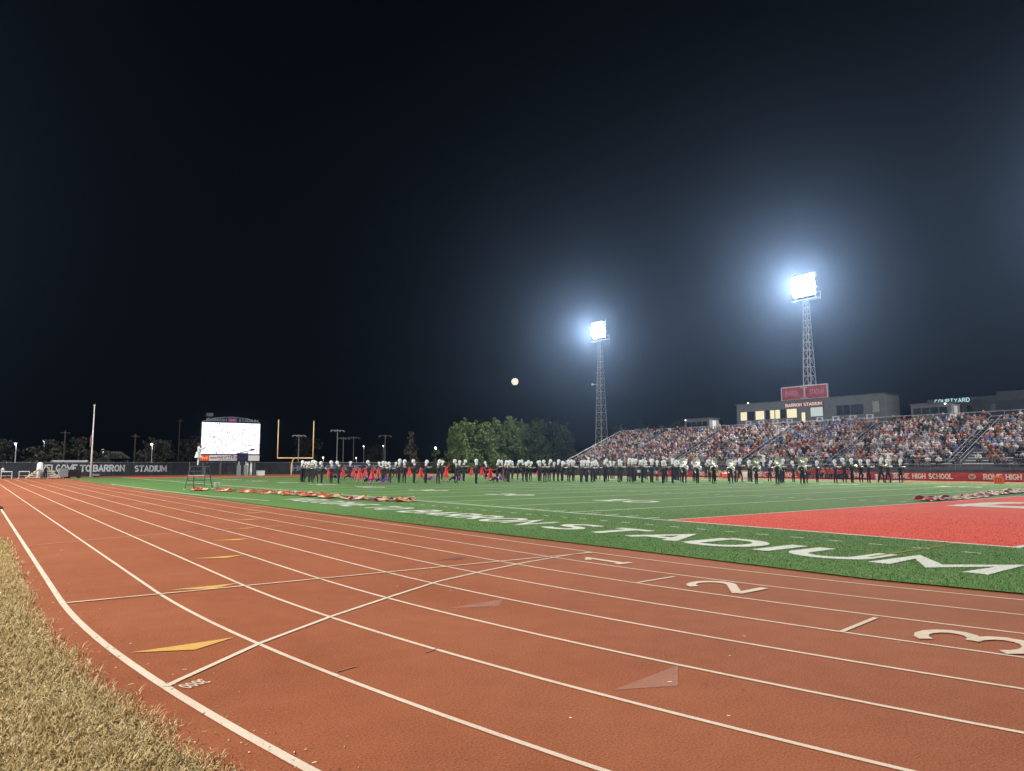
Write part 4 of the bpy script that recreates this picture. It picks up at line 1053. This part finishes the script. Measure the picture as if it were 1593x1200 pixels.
def tree(x, y, h, cr, label, seed, dark, light, clumps=26, per=42, size=.34, trunk=1.2, form='round', bare=0, name='tree', group=None):
    rng = np.random.default_rng(seed); t = empty(name, (x,y,0), 0, label, 'tree', group)
    tr = MB(); tr.path([(0,0,-.05),(.05,.02,h*.3),(-.04,.05,h*.6),(0,0,h*.88)], [.035*h*.6,.028*h*.55,.018*h*.5,.03], 7)
    tr.build('trunk', M_bark, t, smooth=True)
    for k in range(7):
        a = 2*PI*k/7+rng.random(); z = h*(.25+.09*k); r = cr*(.75-.05*k)
        MB().path([(0,0,z),(r*.5*math.cos(a),r*.5*math.sin(a),z+.12*h),(r*math.cos(a),r*math.sin(a),z+.17*h)], [.07,.05,.02], 5).build('limb', M_bark, t)
    cs, rs_ = [], []
    for k in range(clumps):
        u = rng.random(); z = trunk + (h-trunk)*(.06+.88*u)
        if form == 'cone': w = cr*(1.0-.88*u)
        elif form == 'column': w = cr*(1-.75*u**3.0)
        else: w = cr*math.sqrt(max(.05, 1-(2*u-1)**2*.9))
        a = 2*PI*rng.random(); q = w*math.sqrt(rng.random())*.85
        cs.append(np.array([q*math.cos(a), q*math.sin(a), z])); rs_.append(cr*(.24+.18*rng.random())*(1 if form == 'round' else (.78 if form == 'column' else (1.1-.6*u))))
    cs.append(np.array([0,0,h-cr*.18])); rs_.append(cr*.22)
    if form == 'column':
        for k in range(9):
            a = 2*PI*rng.random(); q = cr*.75*rng.random(); cs.append(np.array([q*math.cos(a), q*math.sin(a), h*(.86+.18*rng.random())])); rs_.append(cr*(.08+.08*rng.random()))
    V, F, C = leaf_cloud(cs, rs_, per, size, rng, dark, light)
    obj('crown', np_mesh('crown', V, F, M_leaf, C), t)
    return t
GD, GLt = (.038,.070,.022), (.145,.20,.062)
row = [(61.8,111,9.6,3.0),(65.0,112.5,10.6,3.1),(68.6,111.2,10.5,3.0),(72.0,112.5,11.0,3.2),(75.6,111.3,11.6,3.1),(79.2,112.6,11.0,3.2),(82.6,111.4,11.4,3.2),(86.2,112.4,11.0,3.2),(89.6,111.6,10.8,3.2),(92.2,112.8,9.2,2.6)]
for i, (x, y, h, r) in enumerate(row):
    tree(x, y, h, r*1.14, f'dense evergreen, {ordinal(i+1)} from the left in the tall row behind the band', 100+i, GD, GLt, 78, 95, .25, .3, 'column', group='evergreen row behind the band')
tree(60.3,128,9.2,2.6,'thin brown half bare tree left of the bright lamp', 131, (.06,.045,.03), (.13,.11,.07), 26, 40, .28, 1.5, 'cone')
tree(64.6,124.5,5.2,1.3,'clipped rounded green shrub beside the bright lamp', 132, (.03,.06,.015), (.12,.2,.05), 18, 90, .22, .2, 'round')
for i in range(5):
    tree(65.6+i*1.4,123.5,3.2+.3*math.sin(i*2),1.1,f'{ordinal(i+1)} low hedge shrub from the left under the bright lamp', 140+i, (.03,.06,.015), (.10,.17,.05), 12, 80, .22, .1, 'round', group='hedge shrubs under the bright lamp')
far = [(-13,140,6.0,3.2),(-8.2,136,4.8,2.6),(-5.8,137,6.2,2.4),(-1.0,146,7,3),(3.0,137,4.2,2.6),(8.2,137,4.0,2.3),(13.5,150,7,3.6),(25,170,9,4.5),(38,175,10,5),(55,176,9,4.5),(71,168,7.5,3.5),(-20,150,9,4.5)]
for i, (x, y, h, r) in enumerate(far):
    tree(x, y, h, r, f'dim dark tree beyond the end fence, {ordinal(i+1)} of the unlit ones', 160+i, (.03,.032,.02), (.09,.085,.05), 22, 26, .4, .5, 'round', group='dark trees beyond the end fence')
for i, (x, y) in enumerate(((95,98),(97,94),(99,90),(99,86),(101,82),(102,78))):
    tree(x, y, 10.5+.6*math.sin(i*2.2), 3.4, f'dark tree showing over the grandstand rail, {ordinal(i+1)} from the left', 190+i, (.03,.04,.02), (.08,.10,.045), 20, 26, .42, 1, 'round', group='dark trees behind the grandstand')
pv = empty('pavilion', (4.4,139,0), 0, 'small dark open pavilion with hipped roof beyond the fence', 'pavilion')
for x in (2.6, 6.2):
    for y in (137.6, 140.4): at(pv, 'post', MB().box(x-.1,x+.1,y-.1,y+.1,0,3.0), M_dkgrey)
rf = MB(); a_, b_ = [(2.1,137.1,3.0),(6.7,137.1,3.0),(6.7,140.9,3.0),(2.1,140.9,3.0)], [(3.6,139,4.3),(5.2,139,4.3)]
rf.quad(a_[0],a_[1],b_[1],b_[0]); rf.quad(a_[2],a_[3],b_[0],b_[1]); rf.poly([a_[1],a_[2],b_[1]]); rf.poly([a_[3],a_[0],b_[0]]); rf.poly(a_[::-1]); at(pv, 'roof', rf, M_siding)
bo = empty('low_building', (-3.6,131,0), 0, 'low pale flat roofed shed behind the word WELCOME', 'building')
at(bo, 'wall', MB().box(-6.0,-1.2,131,134,0,2.35), M_siding2); at(bo, 'roof', MB().box(-6.2,-1.0,130.8,134.2,2.36,2.6), M_white)

# ------------------------------------------------------------------ conductors on podiums
ws = [M_whitesuit, M_skin1, M_hair, M_black]
wrm = {0:0, 1:0, 2:1, 3:3, 4:0, 5:2}
J, E = stand_pose('conduct', 'close'); WB1 = body_mesh('conductor_body', J, E, ws, wrm, 2)
J, E = stand_pose('up', 'close'); WB2 = body_mesh('conductor_body', J, E, ws, wrm, 2)
J, E = stand_pose('wide', 'stand'); WB3 = body_mesh('conductor_body', J, E, ws, wrm, 2)
tail = MB().lathe([(.17,1.0),(.165,.9),(.22,.72),(.25,.60)][::-1], 14, (0,-.01,0), close=False); TAIL = tail.mesh('coat_skirt', M_whitesuit, True)
def ladder_podium(x, y, h, rz, label, w=.55, spread=.45):
    p = empty('podium', (x,y,0.02), rz, label, 'podium')
    MB().box(-w,w,-w*.8,w*.8,h-.05,h).build('platform', M_dkgrey, p)
    feet = [(s*(w+.12), t*(w*.8+spread)) for s in (-1,1) for t in (-1,1)]
    for fx, fy in feet:
        MB().tube((fx,fy,0),(math.copysign(w*.9,fx),math.copysign(w*.7,fy),h-.05),.035).build('leg', M_dkgrey, p)
        MB().box(fx-.07,fx+.07,fy-.07,fy+.07,-.01,.04).build('foot', M_white, p)
    for k in range(1, 5):
        f = k/5.0; xx = (w+.12)*(1-f)+w*.9*f; yy = (w*.8+spread)*(1-f)+w*.7*f; z = (h-.05)*f
        for s in (-1, 1):
            if k in (2, 3, 4) or s == -1: MB().tube((-xx,s*yy,z),(xx,s*yy,z),.025 if k != 3 else .035).build('rung', M_galv if k == 3 else M_dkgrey, p)
    for s in ((-1, 1) if h < 1.5 else ()): MB().path([(s*w,-w*.8,h),(s*w,-w*.8,h+.85),(s*w,w*.3,h+.85),(s*w,w*.8,h)], .022, 6).build('handrail', M_dkgrey, p)
    return p
ladder_podium(-3.95,40.3,1.62,-.55,'tall black ladder podium at the near sideline, left of the scoreboard')
p = obj('person', WB1, None, (-4.05,40.35,1.64), -PI/2-.2); tag(p, 'conductor in white suit standing on the tall ladder podium at left', 'person'); obj('coat_skirt', TAIL, p)
h = obj('hair', HAIR, p)
bk = empty('bucket', (-2.75,40.2,.024), 0, 'white plastic bucket at the foot of the ladder podium', 'bucket')
MB().lathe([(.17,0),(.20,.42),(.21,.43),(.205,.45)], 14).build('pail', M_white, bk, smooth=True); MB().path([(-.2,0,.42),(-.17,.1,.30),(0,.19,.25),(.17,.1,.30),(.2,0,.42)], .008, 5).build('handle', M_galv, bk)
for x, y, b, lab, lab2 in ((55.5,35.4,WB2,'drum major in white with one arm raised, above the sousaphones','low black podium under the white drum major by the sousaphones'), (55.5,21.2,WB3,'drum major in white with arms spread, above the last marchers at right','low black podium under the rightmost white drum major'), (55.5,64.9,WB2,'drum major in white near the left end of the grandstand','low black podium under the leftmost drum major at the stand')):
    ladder_podium(x, y, 1.35, 0, lab2, .6, .15)
    p = obj('person', b, None, (x,y,1.37), PI*.5); tag(p, lab, 'person'); obj('coat_skirt', TAIL, p); obj('hair', HAIR, p)

# ------------------------------------------------------------------ flags laid on the turf
def crumple(seed, lx, ly, cols):
    r = np.random.default_rng(seed); n, m = 34, 14
    xs, ys = np.meshgrid(np.linspace(-lx/2,lx/2,n), np.linspace(-ly/2,ly/2,m))
    z = np.zeros_like(xs)
    for _ in range(9):
        a = 2*PI*r.random(); f = 3+9*r.random(); ph = 6*r.random(); z += np.abs(np.sin((xs*np.cos(a)+ys*np.sin(a))*f+ph))*(.5+r.random())
    z = (z-z.min())/(z.max()-z.min()); ed = np.minimum(1, (1-np.abs(xs)/(lx/2))*5)*np.minimum(1, (1-np.abs(ys)/(ly/2))*4)
    Z = .015 + .21*z*(.3+.7*ed)*(.7+.5*np.sin(xs*2.3+seed))
    V = np.stack([xs+.10*np.sin(ys*6+seed), ys+.14*np.sin(xs*4+seed*2), np.maximum(.012, Z)], -1).reshape(-1,3)
    F = np.array([(i*n+j, i*n+j+1, (i+1)*n+j+1, (i+1)*n+j) for i in range(m-1) for j in range(n-1)])
    k = ((np.sin(xs*6.1+seed+2*np.sin(ys*5))+np.sin(ys*9+xs*4+seed*1.3)+1.2*r.random(xs.shape)+1.4)/4.6*len(cols)).astype(int).clip(0, len(cols)-1)
    return V, F, np.array(cols)[k].reshape(-1,3)
WARM = [(.42,.06,.03), (.60,.20,.08), (.20,.02,.02), (.66,.46,.28), (.70,.66,.60)]
MIX = [(.22,.015,.03), (.12,.01,.02), (.66,.40,.20), (.72,.62,.58), (.40,.04,.05)]
FL = [(-4.6,37.2,2.6,WARM),(-3.6,34.8,2.6,WARM),(-3.0,32.0,2.8,WARM),(-2.6,29.4,2.6,WARM),(-2.2,26.8,2.6,WARM),(-2.0,24.2,2.6,WARM),(-1.95,21.6,2.5,WARM),(-1.75,18.9,2.2,MIX),(-1.25,16.9,2.0,MIX),(-.75,15.4,1.5,MIX)]
FR = [(18.6,.75,1.8,MIX),(20.4,.75,1.9,MIX),(22.3,.9,1.8,MIX),(24.3,1.1,1.6,MIX),(27.6,1.7,1.8,MIX),(29.4,1.8,1.8,MIX),(31.4,2.0,1.8,MIX),(33.5,2.2,1.8,MIX)]
def lay_flag(x, y, L, cols, rz, seed, label, group):
    V, F, C = crumple(seed, L*1.22, .95, cols)
    o = empty('guard_flag', (x,y,.03), rz, label, 'flag', group)
    obj('cloth', np_mesh('cloth', V, F, M_cloth, C, True), o)
    MB().tube((-L/2-.3,-.42,.03),(L/2,-.36,.03),.016,n=6).build('pole', M_white, o)
for i, (x, y, L, c) in enumerate(FL): lay_flag(x, y, L, c, -PI/2-.25, 300+i, f'crumpled orange and maroon flag on the near sideline, {ordinal(i+1)} from the ladder podium', 'flags laid along the near sideline')
for i, (x, y, L, c) in enumerate(FR): lay_flag(x, y, L, c, .05, 330+i, f'crumpled maroon flag at the edge of the red end zone, {ordinal(i+1)} from the left', 'flags laid along the red end zone')
lay_flag(52.3,19.6,1.6,MIX,.2,350,'small dark folded flag near the far sideline by the banner',None)
for i, (x, y) in enumerate(((16.4,94.8),(8,96),(38,62))): pass

# ------------------------------------------------------------------ far sideline gear
ym = empty('yard_marker', (52.6,10.6,.02), 0, 'orange foam yard marker reading 10 on the far sideline', 'yard marker')
M_orange = mat('orange_foam', (.75,.12,.04), .7)
MB().box(-.12,.12,-.36,.36,0,.62).build('block', M_orange, ym); at2 = lettering(MB(), '10', (-.121,.24,.13), (0,-1,0), (0,0,1), .36, t=.2, span=.46); at2.build('number', mat('marker_number', (.25,.02,.02), .6), ym)
def bench(x, y, L, label, m, h=.45):
    b = empty('team_bench', (x,y,0), 0, label, 'bench', 'team benches before the stand')
    MB().box(-.15,.15,-L/2,L/2,h-.05,h).build('seat', m, b); MB().box(.2,.24,-L/2,L/2,h+.15,h+.45).build('backrest', m, b)
    for s in (-L/2+.2, L/2-.2):
        MB().box(-.12,-.08,s-.03,s+.03,0,h-.05).build('leg', M_galv, b); MB().box(.18,.22,s-.03,s+.03,0,h+.45).build('leg', M_galv, b)
M_yb = mat('yellow_bench', (.60,.38,.08), .6)
for i, y in enumerate((44.2, 41.6, 39.0)): bench(57.6, y, 2.2, f'yellow team bench before the stand, {ordinal(i+1)} from the left', M_yb, .5)
bench(58.8, 29.7, 6.0, 'long silver bench under the row of red shirts', M_alu)
for i in range(10):
    y = 32.3-.55*i; me = person_mesh('red_sitter', SIT[i % 6], outfit((.42,.035,.03), cr))
    tag(obj('person', me, None, (58.8,y,.45), PI/2+.2*math.sin(i*3)), f'person in red shirt seated before the stand wall, {ordinal(i+1)} from the left', 'person', 'red shirts on the long bench')
co = empty('drink_cooler', (57.0,42.0,0), 0, 'orange drink cooler with white lid on the far sideline', 'cooler')
MB().lathe([(.26,0),(.30,.05),(.32,.52),(.30,.55)], 16).build('tank', M_orange, co, smooth=True); MB().lathe([(.32,.555),(.33,.60),(.28,.66),(.05,.67)], 16).build('lid', M_white, co, smooth=True); MB().box(-.36,-.32,-.04,.04,.10,.18).build('tap', M_white, co)
tb_ = empty('folding_table', (57.2,38.6,0), 0, 'white folding table behind the marchers near the sousaphones', 'table')
MB().box(-.38,.38,-.9,.9,.70,.74).build('tabletop', M_white, tb_)
for s in (-.32,.32):
    for t in (-.8,.8): MB().tube((s,t,0),(s,t,.70),.018,n=6).build('leg', M_galv, tb_)
MB().quad((-.39,-.9,.12),(-.39,.9,.12),(-.385,.9,.735),(-.385,-.9,.735)).build('cloth', M_white, tb_)
J, E = stand_pose('low', 'stand'); KID = body_mesh('child_body', J, E, ws, wrm)
for x, y, lab in ((54.4,21.9,'small child in white standing beside the rightmost marchers'), (55.2,36.2,'small child in white near the podium behind the sousaphones')):
    p = obj('person', KID, None, (x,y,0.024), PI*.5); p.scale = (.55,.55,.5); tag(p, lab, 'person'); obj('hair', HAIR, p)

# ------------------------------------------------------------------ far left end: hurdles, steps, carts, play clock
def hurdle(x, y, rz, label, m=None, top=None):
    h = empty('hurdle', (x,y,.004), rz, label, 'hurdle', 'track hurdles')
    m = m or M_white
    for s in (-.56, .56):
        MB().box(s-.03,s+.03,-.02,.02,.03,.98).build('upright', m, h); MB().box(s-.03,s+.03,-.05,.68,0,.045).build('foot', m, h)
    MB().box(-.6,.6,-.025,.025,.90,1.0).build('top_bar', top or m, h); MB().box(-.53,.53,-.012,.012,.40,.44).build('cross_bar', m, h)
    return h
hurdle(-15.0,97.5,.1,'leftmost white hurdle parked at the far end of the track'); hurdle(-13.5,98,-.1,'middle white hurdle parked at the far end of the track'); hurdle(-11.6,98.6,.15,'right white hurdle parked at the far end of the track')
M_rust = mat('dark_red_steel', (.09,.025,.018), .6, var=.3, scale=8)
hd = empty('starting_sled', (-16.9,20.2,0), 0, 'dark steel hurdle frame lying at the left edge of the track', 'hurdle')
MB().tube((.9,-.2,.04),(-.5,-.2,.05),.035).build('foot', M_rust, hd); MB().tube((.92,-.2,.04),(.15,.3,.62),.035).build('upright', M_rust, hd); MB().tube((.35,.25,.62),(-.6,.5,.66),.035).build('top_bar', M_rust, hd); MB().tube((.9,.5,.04),(-.5,.5,.05),.03).build('foot', M_rust, hd); MB().tube((.92,-.2,.04),(.9,.5,.04),.03).build('cross_bar', M_rust, hd)
M_ystep = mat('yellow_step_edge', (.62,.50,.18), .6)
def steps(x, y, rz, label):
    s = empty('rolling_steps', (x,y,0), rz, label, 'steps', 'yellow edged steps by the left fence')
    for i in range(5):
        MB().box(-.8+.3*i,.78,-.7+.05*i,.7,.16+.24*i,.27+.24*i).build('tread', M_white, s)
    for t in (-.74, .74):
        a = MB(); a.quad((-.85,t-.03,.1),(-.70,t-.03,.1),(.75,t-.03,1.30),(.60,t-.03,1.30)); a.quad((-.85,t+.03,.1),(.60,t+.03,1.30),(.75,t+.03,1.30),(-.70,t+.03,.1)); a.quad((-.85,t-.03,.1),(.60,t-.03,1.30),(.60,t+.03,1.30),(-.85,t+.03,.1)); a.quad((-.70,t-.03,.1),(-.70,t+.03,.1),(.75,t+.03,1.30),(.75,t-.03,1.30)); a.build('stringer', M_ystep, s)
    for t in (-.7, .7): MB().box(.6,.68,t-.04,t+.04,0,1.2).build('leg', M_galv, s); MB().box(-.8,-.72,t-.04,t+.04,0,.2).build('leg', M_galv, s)
steps(-10.6,99,0,'yellow edged steps rising to the right beside the hurdles'); steps(-8.4,99.2,PI,'yellow edged steps rising to the left beside the grey cart')
mt = empty('rolled_mat', (-9.8,100.6,0), 0, 'tall white covered roll standing between the two sets of steps', 'rolled mat')
MB().lathe([(.28,0),(.34,.3),(.36,1.2),(.32,2.0),(.20,2.12),(.05,2.15)], 12, wob=lambda i, t: 1+.06*math.sin(4*t+i)).build('cover', M_whitesuit, mt, smooth=True); MB().lathe([(.365,1.0),(.37,1.08)], 12).build('strap', M_dkgrey, mt)
def cart(x, y, w, h, label, m):
    c = empty('equipment_cart', (x,y,0), .1, label, 'cart', 'equipment carts by the left fence')
    MB().box(-w,w,-.5,.5,.2,h).build('case', m, c); MB().box(-w-.02,w+.02,-.52,.52,h+.003,h+.05).build('lid', M_dkgrey, c)
    for s in (-w+.15, w-.15): MB().tube((s,-.53,.12),(s,-.45,.12),.12,n=10).build('wheel', M_black, c); MB().tube((s,.45,.12),(s,.53,.12),.12,n=10).build('wheel', M_black, c)
    MB().path([(w,-.3,h*.6),(w+.18,-.3,h*.75),(w+.18,.3,h*.75),(w,.3,h*.6)], .02, 5).build('handle', M_galv, c)
cart(-7.2,100,.5,1.35,'grey upright equipment cart right of the steps', M_siding2); cart(-5.9,100.4,.75,1.1,'wide black equipment cart left of the flagpole', M_black); cart(-2.6,106.2,.35,.5,'low grey box at the foot of the flagpole', M_siding2)
rr = np.random.default_rng(5)
for i, (x, y) in enumerate(((-15.2,103),(-14.5,103.6),(-13.8,102.9),(-9.3,97.6))):
    J, E = stand_pose('down' if i != 1 else 'low', 'stand'); V, Fc, rg = skin_body('p', J, E, 1)
    c = outfit((.7,.7,.7) if i != 3 else (.02,.02,.025), rr); c[0] = (.02,.02,.025)
    me = person_mesh('bystander', (V, np.array([f if len(f) == 4 else (*f, f[-1]) for f in Fc]), rg), c)
    tag(obj('person', me, None, (x,y,0), rr.random()*6), ('bystander in white top and black trousers at the left edge, ' + ordinal(i+1) + ' from the left') if i < 3 else 'bystander in black between the yellow edged steps', 'person', 'bystanders by the left fence')
pc = empty('play_clock', (17.4,104,0), 0, 'dark play clock panel on two padded posts before the scoreboard', 'play clock')
for x in (16.9, 17.95): at(pc, 'post', MB().box(x-.08,x+.08,104,104.16,1.7,2.9), M_galv); at(pc, 'pad', MB().box(x-.26,x+.26,103.85,104.3,0,1.75), M_siding2)
at(pc, 'panel', MB().box(16.6,18.25,103.9,104.25,2.35,3.55), mat('clock_navy', (.012,.016,.05), .4)); at(pc, 'panel_rim', MB().box(16.55,18.3,103.96,104.2,3.56,3.64), M_dkgrey)
at(pc, 'camera_arm', MB().path([(15.6,104,3.15),(17.4,104,3.8),(19.0,104,4.1)], .06, 6), M_black)
at(pc, 'camera', MB().box(18.6,19.2,103.85,104.15,4.05,4.3), M_black)
wt_ = empty('equipment_box', (20.6,105,0), 0, 'white equipment box with lid left of the goal post', 'box')
at(wt_, 'case', MB().box(20.05,21.2,104.7,105.3,.05,.80), M_white); at(wt_, 'lid', MB().box(19.98,21.27,104.65,105.35,.802,.88), M_galv)
for i, x in enumerate((18.9, 19.5)):
    q = empty('padded_post', (x,106.5,0), 0, f'short white padded post under the scoreboard, {("left","right")[i]} of the pair', 'post', 'padded posts under the scoreboard')
    at(q, 'pad', MB().lathe([(.16,0),(.18,.1),(.18,1.9),(.10,1.98)], 10, (x,106.5,0)), M_white, smooth=True); at(q, 'cap', MB().lathe([(.19,1.982),(.19,2.1),(.05,2.16)], 10, (x,106.5,0)), M_galv)

# ------------------------------------------------------------------ thin air volume added to imitate lens glow around the floodlights
if GLOW_HAZE_DENSITY:
    hz = MB().box(-420,420,-420,420,-1.2,60.0)
    vm = bpy.data.materials.new('lens_glow_haze'); vm.use_nodes = True; nt = vm.node_tree
    for n in list(nt.nodes): nt.nodes.remove(n)
    out = nt.nodes.new('ShaderNodeOutputMaterial'); pv_ = nt.nodes.new('ShaderNodeVolumePrincipled')
    pv_.inputs['Color'].default_value = (.40,.62,1.0,1); pv_.inputs['Density'].default_value = GLOW_HAZE_DENSITY; pv_.inputs['Anisotropy'].default_value = .86
    nt.links.new(pv_.outputs[0], out.inputs['Volume'])
    o = hz.build('glow_haze', vm, kind='stuff'); tag(o, 'thin air volume added to imitate the lens glow around the floodlights', 'glow_haze')
